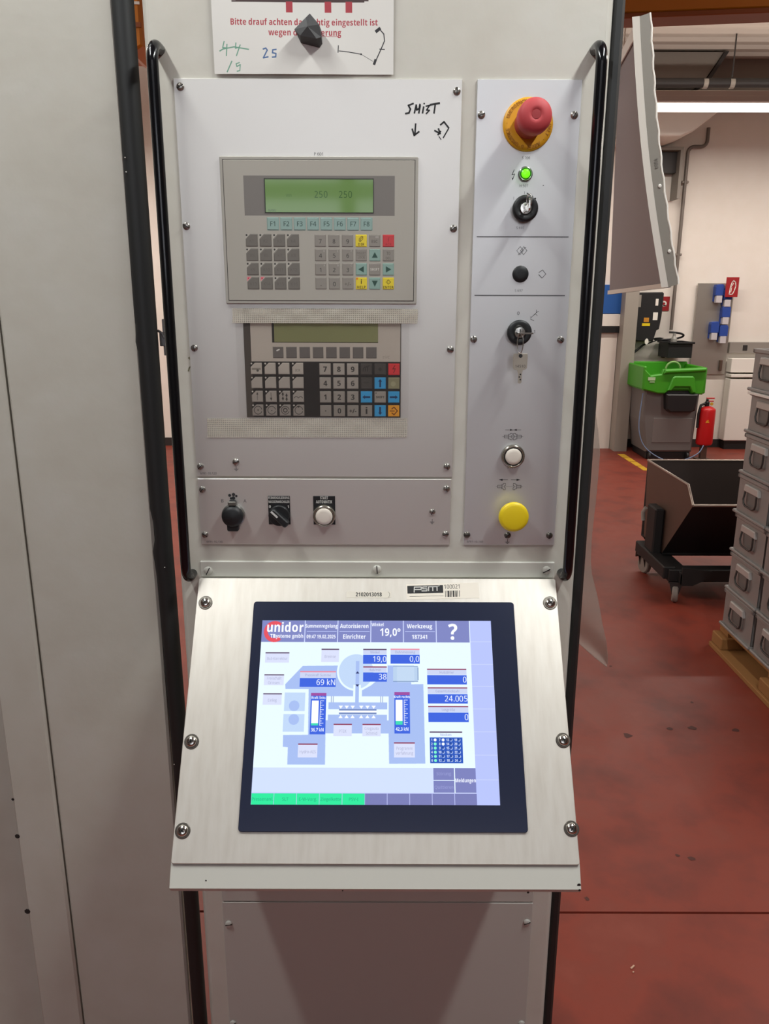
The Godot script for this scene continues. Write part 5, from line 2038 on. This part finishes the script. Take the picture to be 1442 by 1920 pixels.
	loop.append(Vector3(-0.34, -0.16, 0.06))
	loop.append(Vector3(-0.50, -0.30, 0.06))
	b.tube(loop, 0.011, 8)
	part(o, "cable_loop", b, M.black)

	# pilaster, column, blue door edge
	b = Mb.new()
	b.span(Vector3(2.18, 0.0, -7.6), Vector3(2.52, 3.9, -7.48))
	struct("trim_1", b, M.wall)
	o = thing("wall_board", "blue board with white and dark bands on the white pilaster, half hidden by pillar", "sign", Vector3(2.40, 1.25, -7.48))
	b = Mb.new()
	b.span(Vector3(-0.2, 0.22, 0), Vector3(0.165, 0.52, 0.03), 0.003)
	part(o, "blue_panel", b, mat("1f5aa6", 0.5))
	b = Mb.new()
	b.span(Vector3(-0.2, 0.09, 0), Vector3(0.14, 0.215, 0.03), 0.003)
	part(o, "white_band", b, M.white)
	b = Mb.new()
	b.span(Vector3(-0.2, 0.02, 0), Vector3(0.145, 0.085, 0.04), 0.003)
	part(o, "dark_band", b, M.black)
	b = Mb.new()
	b.span(Vector3(2.525, 0.0, -7.6), Vector3(2.665, 3.9, -7.3))
	struct("trim_2", b, M.column)

	# black charger box
	o = thing("wall_charger", "black wall unit with yellow warning label left of the cable", "charger", Vector3(2.825, 1.18, -7.6))
	b = Mb.new()
	b.prism(PackedVector2Array([V2(-0.14, 0.02), V2(-0.10, 0.0), V2(0.07, 0.0), V2(0.10, 0.12), V2(0.125, 0.13), V2(0.14, 0.26), V2(0.145, 0.50), V2(0.13, 0.515), V2(-0.13, 0.51), V2(-0.14, 0.48), V2(-0.145, 0.12)]), 0.0, 0.17, 0.012)
	part(o, "case", b, M.black)
	b = Mb.new()
	b.span(Vector3(-0.125, 0.36, 0.165), Vector3(-0.095, 0.485, 0.172))
	part(o, "rating_plate", b, M.column)
	b = Mb.new()
	b.span(Vector3(0.045, 0.225, 0.165), Vector3(0.095, 0.305, 0.172))
	b.lathe([V2(0.02, 0.165), V2(0.02, 0.172), V2(0, 0.172)], 16, false, 1.6)
	part(o, "white_label", b, M.white)
	b = Mb.new()
	b.span(Vector3(0.060, 0.375, 0.165), Vector3(0.090, 0.445, 0.1725), 0.002)
	part(o, "emblem", b, M.white)
	b = Mb.new()
	b.span(Vector3(-0.065, 0.165, 0.165), Vector3(0.02, 0.192, 0.172))
	part(o, "yellow_label", b, M.yellow)
	b = Mb.new()
	b.span(Vector3(-0.05, 0.205, 0.165), Vector3(0.005, 0.25, 0.172))
	part(o, "warning_label", b, mat("c98a2a", 0.5))
	# small red sign behind it
	o = thing("fire_sign", "small red sign with white symbol partly behind the black wall unit", "sign", Vector3(3.03, 1.50, -7.6))
	b = Mb.new()
	b.span(Vector3(-0.07, 0, 0.002), Vector3(0.06, 0.15, 0.01), 0.001)
	part(o, "sign_plate", b, M.sign_red)
	b = Mb.new()
	b.ring(V2(0.0, 0.075), 0.014, 0.030, 0.0115, 16, -2.0, 2.4)
	b.stroke([V2(-0.03, 0.055), V2(0.02, 0.055)], 0.012, 0.0115)
	part(o, "symbol", b, M.white)

	# hanging dark bin
	o = thing("hanging_bin", "dark grey open bin hung on wall above the green basin", "bin", Vector3(3.13, 1.02, -7.40))
	o.scale = Vector3(0.76, 1.0, 1.0)
	b = Mb.new()
	b.span(Vector3(-0.155, 0, -0.14), Vector3(0.155, 0.01, 0.14))
	for s in [-1.0, 1.0]:
		b.span(Vector3(s * 0.16 - 0.006, 0, -0.15), Vector3(s * 0.16 + 0.006, 0.15, 0.15))
		b.span(Vector3(-0.166, 0, s * 0.15 - 0.006), Vector3(0.166, 0.15, s * 0.15 + 0.006))
	part(o, "bin_body", b, M.black)
	b = Mb.new()
	for s in [-1.0, 1.0]:
		b.span(Vector3(-0.185, 0.145, s * 0.165 - 0.012), Vector3(0.185, 0.165, s * 0.165 + 0.012), 0.003)
		b.span(Vector3(s * 0.175 - 0.012, 0.145, -0.177), Vector3(s * 0.175 + 0.012, 0.165, 0.177), 0.003)
	part(o, "rim", b, M.black)
	b = Mb.new()
	b.span(Vector3(-0.10, -0.02, -0.25), Vector3(-0.06, 0.10, -0.155))
	b.span(Vector3(0.06, -0.02, -0.25), Vector3(0.10, 0.10, -0.155))
	part(o, "bracket", b, M.dark_metal)
	b = Mb.new()
	b.xf = Transform3D(Basis(Vector3.RIGHT, -PI / 2), Vector3(-0.03, 0.03, 0.0))
	b.lathe([V2(0.04, 0), V2(0.04, 0.16), V2(0.02, 0.19), V2(0.02, 0.22), V2(0, 0.22)], 14)
	part(o, "bottle", b, mat("9b9a94", 0.4))

	# stainless board with five blue holders
	o = thing("steel_board", "upright stainless steel board on the far wall behind the green basin", "board", Vector3(3.57, 0.82, -7.58))
	b = Mb.new()
	b.span(Vector3(-0.20, 0.0, 0), Vector3(0.195, 0.97, 0.02), 0.004)
	var bs := mat("c4c0b8", 0.33, 0.8)
	part(o, "steel_sheet", b, bs)
	b = Mb.new()
	b.box(Vector3(0, 0.06, 0.015), Vector3(0.03, 0.12, 0.03), 0.006)
	var hk := part(self, "wall_hook", b, M.bin_metal)
	hk.position = Vector3(3.70, 0.86, -7.56)
	tag(hk, "small rust brown hook near the foot of the steel board", "hook")
	var hl := ["top left", "top right", "middle", "bottom left", "bottom right"]
	var hp := [[3.585, 1.66], [3.68, 1.62], [3.68, 1.435], [3.575, 1.27], [3.675, 1.235]]
	var hn := ["blue holder with white label at top of steel board, left of the red sign", "blue holder partly behind the red hose sign on the steel board", "single blue holder with white label halfway up the steel board", "blue holder with narrow white label, lowest left on the steel board", "blue holder with square white label, lowest right on the steel board"]
	for i in 5:
		var h := thing("label_holder", hn[i], "holder", Vector3(hp[i][0], hp[i][1], -7.56), "blue holders on the steel board")
		b = Mb.new()
		b.prism(PackedVector2Array([V2(-0.045, 0.0), V2(0.045, 0.0), V2(0.045, 0.10), V2(0.03, 0.12), V2(-0.04, 0.115), V2(-0.047, 0.09)]), 0.0, 0.07, 0.006)
		b.span(Vector3(-0.045, -0.06, 0), Vector3(0.045, 0.0, 0.02))
		part(h, "holder_body", b, M.blue)
		b = Mb.new()
		b.span(Vector3(-0.035, -0.075, 0.02), Vector3(0.03, 0.0, 0.075), 0.003)
		part(h, "label_card", b, mat("c4c0c4", 0.6))
	# fire hose sign
	o = thing("hose_sign", "red square sign with white hose symbol at top right of steel board", "sign", Vector3(3.70, 1.645, -7.47))
	b = Mb.new()
	b.span(Vector3(-0.07, 0, 0), Vector3(0.065, 0.205, 0.008), 0.001)
	part(o, "sign_plate", b, M.sign_red)
	b = Mb.new()
	b.stroke([V2(-0.028, 0.03), V2(-0.020, 0.12), V2(-0.008, 0.155), V2(0.005, 0.17), V2(0.026, 0.155), V2(0.034, 0.115), V2(0.022, 0.065), V2(0.006, 0.03), V2(-0.028, 0.03)], 0.009, 0.0095)
	b.stroke([V2(-0.015, 0.11), V2(-0.002, 0.125), V2(0.006, 0.145)], 0.007, 0.0095)
	b.stroke([V2(-0.012, 0.05), V2(-0.008, 0.10)], 0.006, 0.0095)
	part(o, "hose_symbol", b, M.white)

	# white wall cabinet (radiator casing) and little panel
	o = thing("radiator_casing", "white casing low on the far wall right of the steel board", "radiator", Vector3(4.2, 0.0, -7.575))
	b = Mb.new()
	b.span(Vector3(-0.42, 0.10, 0), Vector3(0.42, 0.78, 0.14), 0.006)
	part(o, "front", b, M.white)
	b = Mb.new()
	b.span(Vector3(-0.42, 0.80, 0), Vector3(0.42, 0.83, 0.15), 0.004)
	b.span(Vector3(-0.42, 0.85, 0), Vector3(0.42, 1.0, 0.12), 0.004)
	part(o, "top_grille", b, M.white)
	b = Mb.new()
	b.span(Vector3(-0.40, 0.0, 0), Vector3(0.40, 0.10, 0.12))
	part(o, "plinth", b, M.bin_dark)
	o = thing("wall_socket_strip", "small grey panel on far wall above the white casing", "socket", Vector3(3.98, 1.05, -7.6))
	b = Mb.new()
	b.span(Vector3(-0.2, 0, 0), Vector3(0.25, 0.12, 0.05), 0.004)
	part(o, "panel_box", b, mat("908a83", 0.5))
	b = Mb.new()
	b.box(Vector3(-0.03, 0.06, 0.05), Vector3(0.05, 0.06, 0.01), 0.003)
	part(o, "socket", b, M.dark_metal)

	# parts washer
	o = thing("parts_washer", "parts washer with bright green basin on a grey cabinet by the wall", "parts washer", Vector3(2.95, 0.0, -7.05))
	o.scale = Vector3(0.86, 0.99, 1.0)
	b = Mb.new()
	b.xf = Transform3D(Basis(), Vector3(0, 0, 0))
	b.prism(PackedVector2Array([V2(-0.26, 0.08), V2(0.30, 0.08), V2(0.33, 0.74), V2(-0.33, 0.74), V2(-0.32, 0.40)]), -0.30, 0.20, 0.02)
	part(o, "cabinet", b, M.grey_plastic)
	b = Mb.new()
	b.span(Vector3(-0.20, 0.18, 0.19), Vector3(0.27, 0.44, 0.206), 0.004)
	part(o, "cabinet_door", b, mat("787472", 0.5))
	b = Mb.new()
	b.span(Vector3(-0.25, 0.0, -0.28), Vector3(0.29, 0.08, 0.18), 0.01)
	part(o, "base", b, M.black)
	b = Mb.new()
	b.prism(PackedVector2Array([V2(-0.11, 0.70), V2(0.27, 0.70), V2(0.25, 0.53), V2(0.20, 0.51), V2(-0.05, 0.51), V2(-0.09, 0.54)]), 0.15, 0.30, 0.015)
	part(o, "drawer", b, M.black)
	b = Mb.new()
	# basin walls: front face with cut-out, back, sides, floor
	b.prism(PackedVector2Array([V2(-0.38, 0.74), V2(-0.20, 0.70), V2(-0.12, 0.70), V2(-0.06, 0.735), V2(0.16, 0.735), V2(0.20, 0.695), V2(0.33, 0.69), V2(0.355, 0.93), V2(0.34, 0.965), V2(-0.16, 0.945), V2(-0.18, 0.90), V2(-0.30, 0.885), V2(-0.385, 0.955)]), 0.22, 0.27, 0.012)
	b.span(Vector3(-0.385, 0.70, -0.32), Vector3(0.355, 0.985, -0.28), 0.01)
	b.span(Vector3(-0.39, 0.74, -0.32), Vector3(-0.35, 0.975, 0.26), 0.01)
	b.span(Vector3(0.32, 0.70, -0.32), Vector3(0.36, 0.965, 0.26), 0.01)
	b.span(Vector3(-0.37, 0.73, -0.30), Vector3(0.34, 0.77, 0.25))
	part(o, "basin", b, M.green)
	b = Mb.new()
	b.prism(PackedVector2Array([V2(-0.16, 0.905), V2(0.335, 0.93), V2(0.335, 0.965), V2(-0.15, 0.945)]), 0.25, 0.30, 0.012)
	b.prism(PackedVector2Array([V2(-0.10, 0.735), V2(-0.055, 0.865), V2(-0.03, 0.88), V2(0.185, 0.88), V2(0.205, 0.86), V2(0.235, 0.71), V2(0.19, 0.71), V2(0.155, 0.77), V2(-0.02, 0.77), V2(-0.06, 0.73)]), 0.25, 0.30, 0.012)
	part(o, "basin_relief", b, M.green)
	b = Mb.new()
	b.span(Vector3(-0.335, 0.835, 0.272), Vector3(-0.25, 0.868, 0.2745))
	b.span(Vector3(-0.315, 0.815, 0.272), Vector3(-0.255, 0.824, 0.2745))
	part(o, "white_lettering", b, mat("b9d3a9", 0.6))
	b = Mb.new()
	path = []
	for k in 13:
		var a := PI * k / 12.0
		path.append(Vector3(0.01 - 0.085 * cos(a), 0.94 + 0.07 * sin(a), 0.12))
	b.tube(path, 0.012, 10)
	part(o, "hose_arch", b, mat("7fae62", 0.5))
	b = Mb.new()
	path = [Vector3(-0.36, 0.70, 0.22), Vector3(-0.385, 0.50, 0.24), Vector3(-0.38, 0.30, 0.26), Vector3(-0.30, 0.14, 0.30), Vector3(-0.10, 0.03, 0.36), Vector3(0.10, 0.03, 0.40), Vector3(0.28, 0.10, 0.40), Vector3(0.36, 0.18, 0.36)]
	var sm := Curve3D.new()
	for i in path.size():
		var tn: Vector3 = (path[mini(i + 1, path.size() - 1)] - path[maxi(i - 1, 0)]) * 0.17
		sm.add_point(path[i], -tn, tn)
	var bk := sm.tessellate(4, 4)
	b.tube(Array(bk), 0.006, 8)
	part(o, "air_hose", b, mat("6f86a8", 0.4))
	for q in [[-0.22, 0.13], [0.24, 0.13]]:
		b = Mb.new()
		b.xf = Transform3D(Basis(Vector3.UP, PI / 2), Vector3(q[0] - 0.012, 0.04, q[1] + 0.08))
		b.lathe([V2(0.0, 0.0), V2(0.036, 0.0), V2(0.04, 0.006), V2(0.04, 0.020), V2(0.036, 0.026), V2(0, 0.026)], 18)
		part(o, "castor", b, M.black)

	# fire extinguisher on a stand
	o = thing("fire_extinguisher", "red fire extinguisher with yellow emblem standing right of the parts washer", "fire extinguisher", Vector3(3.325, 0.0, -6.85))
	b = Mb.new()
	b.xf = Transform3D(Basis(Vector3.RIGHT, -PI / 2), Vector3(0, 0.16, 0))
	b.lathe([V2(0.0, 0.0), V2(0.072, 0.0), V2(0.080, 0.008), V2(0.083, 0.02), V2(0.083, 0.355), V2(0.079, 0.372), V2(0.05, 0.392), V2(0.022, 0.40), V2(0.0, 0.402)], 28, true)
	part(o, "cylinder", b, M.red_ext)
	b = Mb.new()
	b.xf = Transform3D(Basis(Vector3.RIGHT, -PI / 2), Vector3(-0.01, 0.55, 0))
	b.lathe([V2(0.022, 0.0), V2(0.024, 0.05), V2(0.014, 0.06), V2(0.014, 0.08), V2(0, 0.08)], 16)
	part(o, "valve", b, M.black)
	b = Mb.new()
	b.box(Vector3(0.02, 0.64, 0), Vector3(0.085, 0.014, 0.02), 0.004)
	b.box(Vector3(0.025, 0.61, 0), Vector3(0.06, 0.012, 0.02), 0.004)
	part(o, "lever", b, M.red_ext)
	b = Mb.new()
	b.xf = Transform3D(Basis(), Vector3(0.028, 0.585, 0.02))
	b.lathe([V2(0.016, 0), V2(0.016, 0.008), V2(0.0, 0.009)], 14)
	part(o, "gauge", b, mat("c9a83a", 0.4))
	b = Mb.new()
	b.tube([Vector3(-0.02, 0.59, 0), Vector3(-0.08, 0.57, 0.02), Vector3(-0.10, 0.48, 0.03), Vector3(-0.098, 0.34, 0.03)], 0.013, 10)
	part(o, "hose", b, M.black)
	b = Mb.new()
	b.xf = Transform3D(Basis(), Vector3(-0.02, 0.41, 0.0835))
	b.flat([V2(-0.02, -0.012), V2(0.02, -0.012), V2(0.014, 0.004), V2(0.004, 0.0), V2(-0.004, 0.018), V2(-0.012, 0.004)], 0.0)
	b.disc(V2(0.006, 0.012), 0.006, 0.0, 10)
	part(o, "emblem", b, mat("e0a52a", 0.5))
	b = Mb.new()
	b.span(Vector3(-0.03, 0.0, -0.03), Vector3(0.03, 0.165, 0.03), 0.004)
	b.span(Vector3(-0.07, 0.0, -0.07), Vector3(0.07, 0.012, 0.07), 0.003)
	part(o, "stand", b, M.bin_metal)

# ---------------------------------------------------------------- tipping container on castors
func build_container() -> void:
	var X := 1.60
	var o := thing("tipping_container", "dark steel tipping container on castors, open to the front, behind the stacked boxes", "container", Vector3(X, 0, -3.05))
	var Z := -3.05
	# end plate, profile in z-y
	var prof := PackedVector2Array([V2(-3.432, 0.667), V2(-2.769, 0.667), V2(-2.678, 0.578), V2(-2.99, 0.262), V2(-3.05, 0.20), V2(-3.381, 0.185)])
	var turn := Transform3D(Basis(Vector3(0, 0, 1), Vector3(0, 1, 0), Vector3(-1, 0, 0)), Vector3(0, 0, -Z))
	for x in [0.0, 0.95]:
		var e := Mb.new()
		e.xf = Transform3D(Basis(), Vector3(x, 0, 0)) * turn
		e.prism(prof, -0.006, 0.0, 0.0)
		part(o, "end_plate", e, M.bin_metal)
	var b := Mb.new()
	# rolled rim along both end plates
	for x in [0.0, 0.95]:
		b.tube([Vector3(x, 0.667, -3.432 - Z), Vector3(x, 0.667, -2.769 - Z), Vector3(x, 0.578, -2.678 - Z)], 0.007, 8)
	b.tube([Vector3(0, 0.667, -3.432 - Z), Vector3(0.95, 0.667, -3.432 - Z)], 0.007, 8)
	b.tube([Vector3(0, 0.578, -2.678 - Z), Vector3(0.95, 0.578, -2.678 - Z)], 0.007, 8)
	part(o, "rim", b, mat("a3968c", 0.35, 0.6))
	b = Mb.new()
	b.span(Vector3(0.0, 0.19, -3.436 - Z), Vector3(0.95, 0.667, -3.430 - Z))
	part(o, "back_wall", b, mat("4d4340", 0.5, 0.3))
	b = Mb.new()
	b.quad(Vector3(0, 0.2, -3.05 - Z), Vector3(0.95, 0.2, -3.05 - Z), Vector3(0.95, 0.578, -2.678 - Z), Vector3(0, 0.578, -2.678 - Z))
	b.quad(Vector3(0, 0.205, -3.055 - Z), Vector3(0, 0.583, -2.683 - Z), Vector3(0.95, 0.583, -2.683 - Z), Vector3(0.95, 0.205, -3.055 - Z))
	b.span(Vector3(0, 0.19, -3.43 - Z), Vector3(0.95, 0.2, -3.05 - Z))
	part(o, "sloping_floor", b, M.bin_dark)
	# upright bracket at the end
	b = Mb.new()
	b.span(Vector3(-0.06, 0.16, -3.19 - Z), Vector3(-0.006, 0.46, -3.05 - Z), 0.008)
	b.span(Vector3(-0.075, 0.13, -3.30 - Z), Vector3(-0.006, 0.20, -2.80 - Z), 0.006)
	part(o, "side_bracket", b, M.bin_dark)
	b = Mb.new()
	b.tube([Vector3(-0.065, 0.43, -3.20 - Z), Vector3(-0.075, 0.40, -3.215 - Z), Vector3(-0.07, 0.35, -3.215 - Z)], 0.012, 8)
	part(o, "latch", b, M.column)
	b = Mb.new()
	b.span(Vector3(-0.05, 0.12, -3.32 - Z), Vector3(0.95, 0.19, -3.24 - Z), 0.004)
	b.span(Vector3(-0.05, 0.12, -2.86 - Z), Vector3(0.95, 0.19, -2.78 - Z), 0.004)
	b.span(Vector3(0.0, 0.12, -3.30 - Z), Vector3(0.06, 0.185, -2.72 - Z), 0.004)
	b.span(Vector3(0.88, 0.12, -3.30 - Z), Vector3(0.95, 0.185, -2.72 - Z), 0.004)
	part(o, "base_frame", b, M.bin_dark)
	b = Mb.new()
	b.prism(PackedVector2Array([V2(0.0, 0.12), V2(0.06, 0.12), V2(0.16, 0.17), V2(0.16, 0.20), V2(0.0, 0.22)]), -2.74 - Z, -2.72 - Z, 0.0)
	part(o, "gusset", b, M.bin_dark)
	for q in [[-0.015, -3.28, 0.3], [0.0, -2.80, -0.35], [0.9, -3.28, 0.2], [0.9, -2.80, 0.1]]:
		var c := Node3D.new()
		var b1 := Mb.new()
		b1.xf = Transform3D(Basis(Vector3.UP, q[2] + PI / 2), Vector3(q[0], 0.052, q[1] - Z))
		b1.lathe([V2(0.0, -0.016), V2(0.046, -0.016), V2(0.052, -0.010), V2(0.052, 0.010), V2(0.046, 0.016), V2(0.0, 0.016)], 22)
		var w := part(o, "castor_wheel", b1, mat("8a8078", 0.6))
		b1 = Mb.new()
		b1.xf = Transform3D(Basis(Vector3.UP, q[2]), Vector3(q[0], 0.0, q[1] - Z))
		for s in [-1.0, 1.0]:
			b1.prism(PackedVector2Array([V2(-0.015, 0.04), V2(0.015, 0.04), V2(0.035, 0.118), V2(-0.035, 0.118)]), s * 0.024 - 0.002, s * 0.024 + 0.002)
		b1.span(Vector3(-0.04, 0.112, -0.03), Vector3(0.04, 0.12, 0.03))
		part(w, "fork", b1, M.dark_metal)
		c.free()
	b = Mb.new()
	b.xf = Transform3D(Basis(Vector3.UP, 0.5), Vector3(-0.03, 0.125, -3.36 - Z))
	b.box(Vector3(0, 0, 0), Vector3(0.05, 0.09, 0.008), 0.002)
	part(o, "brake_pedal", b, M.bin_metal)

# ---------------------------------------------------------------- stacked steel boxes on a pallet
func build_boxes() -> void:
	var p := thing("pallet", "worn wooden pallet on the red floor carrying the stacked grey boxes", "pallet", Vector3(1.98, 0, -1.72))
	for z in [-0.49, 0.0, 0.44]:
		var st := Mb.new()
		st.span(Vector3(-0.37, 0.078, z - 0.02), Vector3(0.395, 0.100, z + 0.07), 0.002)
		part(p, "stringer_board", st, M.wood)
		for x in [-0.405, -0.07, 0.25]:
			var bl := Mb.new()
			bl.span(Vector3(x, 0.022, z - 0.02), Vector3(x + 0.14, 0.078, z + 0.09), 0.004)
			part(p, "block", bl, M.wood)
	for x in [-0.415, -0.07, 0.255]:
		var bd := Mb.new()
		bd.span(Vector3(x, 0.0, -0.51), Vector3(x + 0.13, 0.022, 0.53), 0.002)
		part(p, "bottom_board", bd, M.wood)
	for x in [-0.372, -0.225, -0.07, 0.095, 0.26]:
		var bd := Mb.new()
		bd.span(Vector3(x, 0.100, -0.51), Vector3(x + 0.14, 0.122, 0.53), 0.002)
		part(p, "deck_board", bd, M.wood)
	# one box, then copies
	var where := ["lowest, on the pallet", "second from the pallet", "third from the pallet", "fourth from the pallet", "fifth from the pallet", "sixth from the pallet, under white paper", "topmost"]
	var proto: Node3D = null
	for colm in 3:
		for k in (7 if colm == 0 else (5 if colm == 1 else 3)):
			var label: String = "grey steel box in the %s stack, %s" % [["farther, leftmost", "middle", "nearest, frame-edge"][colm], where[k] if not (colm > 0 and k == 5) else "sixth from the pallet"]
			var at := Vector3(1.602 + 0.003 * ((k * 7 + colm) % 3 - 1), 0.124 + 0.1835 * k, -2.195 + 0.315 * colm + 0.004 * ((k * 5) % 3 - 1))
			var o: Node3D
			if proto == null:
				o = make_box(label)
				o.position = at
				proto = o
			else:
				o = proto.duplicate()
				o.name = numbered("steel_box")
				add_child(o)
				o.position = at
				tag(o, label, "box", "stacked steel boxes on the pallet")
	var pp := thing("paper_sheet", "white paper edge sticking out below the topmost steel box of the left stack", "paper", Vector3(1.59, 0.124 + 0.1835 * 6 - 0.006, -2.05))
	var b := Mb.new()
	b.span(Vector3(-0.012, -0.006, -0.12), Vector3(0.012, 0.004, 0.14), 0.001)
	part(pp, "sheet", b, M.white)

func make_box(label: String) -> Node3D:
	var o := thing("steel_box", label, "box", Vector3.ZERO, "stacked steel boxes on the pallet")
	var d := 0.44     # depth along +x
	var w := 0.295
	var h := 0.168
	var b := Mb.new()
	b.span(Vector3(0.004, 0.012, 0.004), Vector3(0.009, h, w - 0.004))
	b.span(Vector3(d - 0.009, 0.012, 0.004), Vector3(d - 0.004, h, w - 0.004))
	b.span(Vector3(0.004, 0.012, 0.004), Vector3(d - 0.004, h, 0.009))
	b.span(Vector3(0.004, 0.012, w - 0.009), Vector3(d - 0.004, h, w - 0.004))
	b.span(Vector3(0.004, 0.012, 0.004), Vector3(d - 0.004, 0.018, w - 0.004))
	part(o, "body", b, M.box_steel)
	b = Mb.new()
	for s in [0.0, 1.0]:
		var z0: float = s * (w - 0.012)
		b.span(Vector3(-0.004, h - 0.006, z0 - 0.004), Vector3(d + 0.004, h + 0.012, z0 + 0.016), 0.003)
		var x0: float = s * (d - 0.012)
		b.span(Vector3(x0 - 0.004, h - 0.006, -0.004), Vector3(x0 + 0.016, h + 0.012, w + 0.004), 0.003)
	part(o, "rim", b, M.box_steel)
	b = Mb.new()
	b.span(Vector3(-0.010, 0.0, -0.008), Vector3(d + 0.006, 0.014, w + 0.006), 0.004)
	part(o, "foot_edge", b, M.box_steel)
	# bail handle: folded hood with a wire bow under it
	b = Mb.new()
	b.xf = Transform3D(Basis(Vector3(0, 0, 1), Vector3(0, 1, 0), Vector3(-1, 0, 0)), Vector3(0.004, 0, 0))
	b.prism(PackedVector2Array([V2(0.078, 0.116), V2(0.217, 0.116), V2(0.211, 0.148), V2(0.084, 0.148)]), 0.0, 0.014, 0.004)
	var hd := part(o, "handle_hood", b, mat("bcbab6", 0.4, 0.3))
	b = Mb.new()
	var path: Array = [Vector3(-0.004, 0.118, 0.088)]
	for q in [[0.088, 0.080], [0.095, 0.062], [0.112, 0.055], [0.183, 0.055], [0.200, 0.062], [0.207, 0.080], [0.207, 0.118]]:
		path.append(Vector3(-0.010, q[1], q[0]))
	b.tube(path, 0.0045, 8)
	part(hd, "wire_bow", b, mat("4d4b49", 0.4, 0.6))
	b = Mb.new()
	b.span(Vector3(0.0025, 0.055, 0.090), Vector3(0.0045, 0.113, 0.205))
	part(o, "label_recess", b, mat("777674", 0.5, 0.3))
	return o
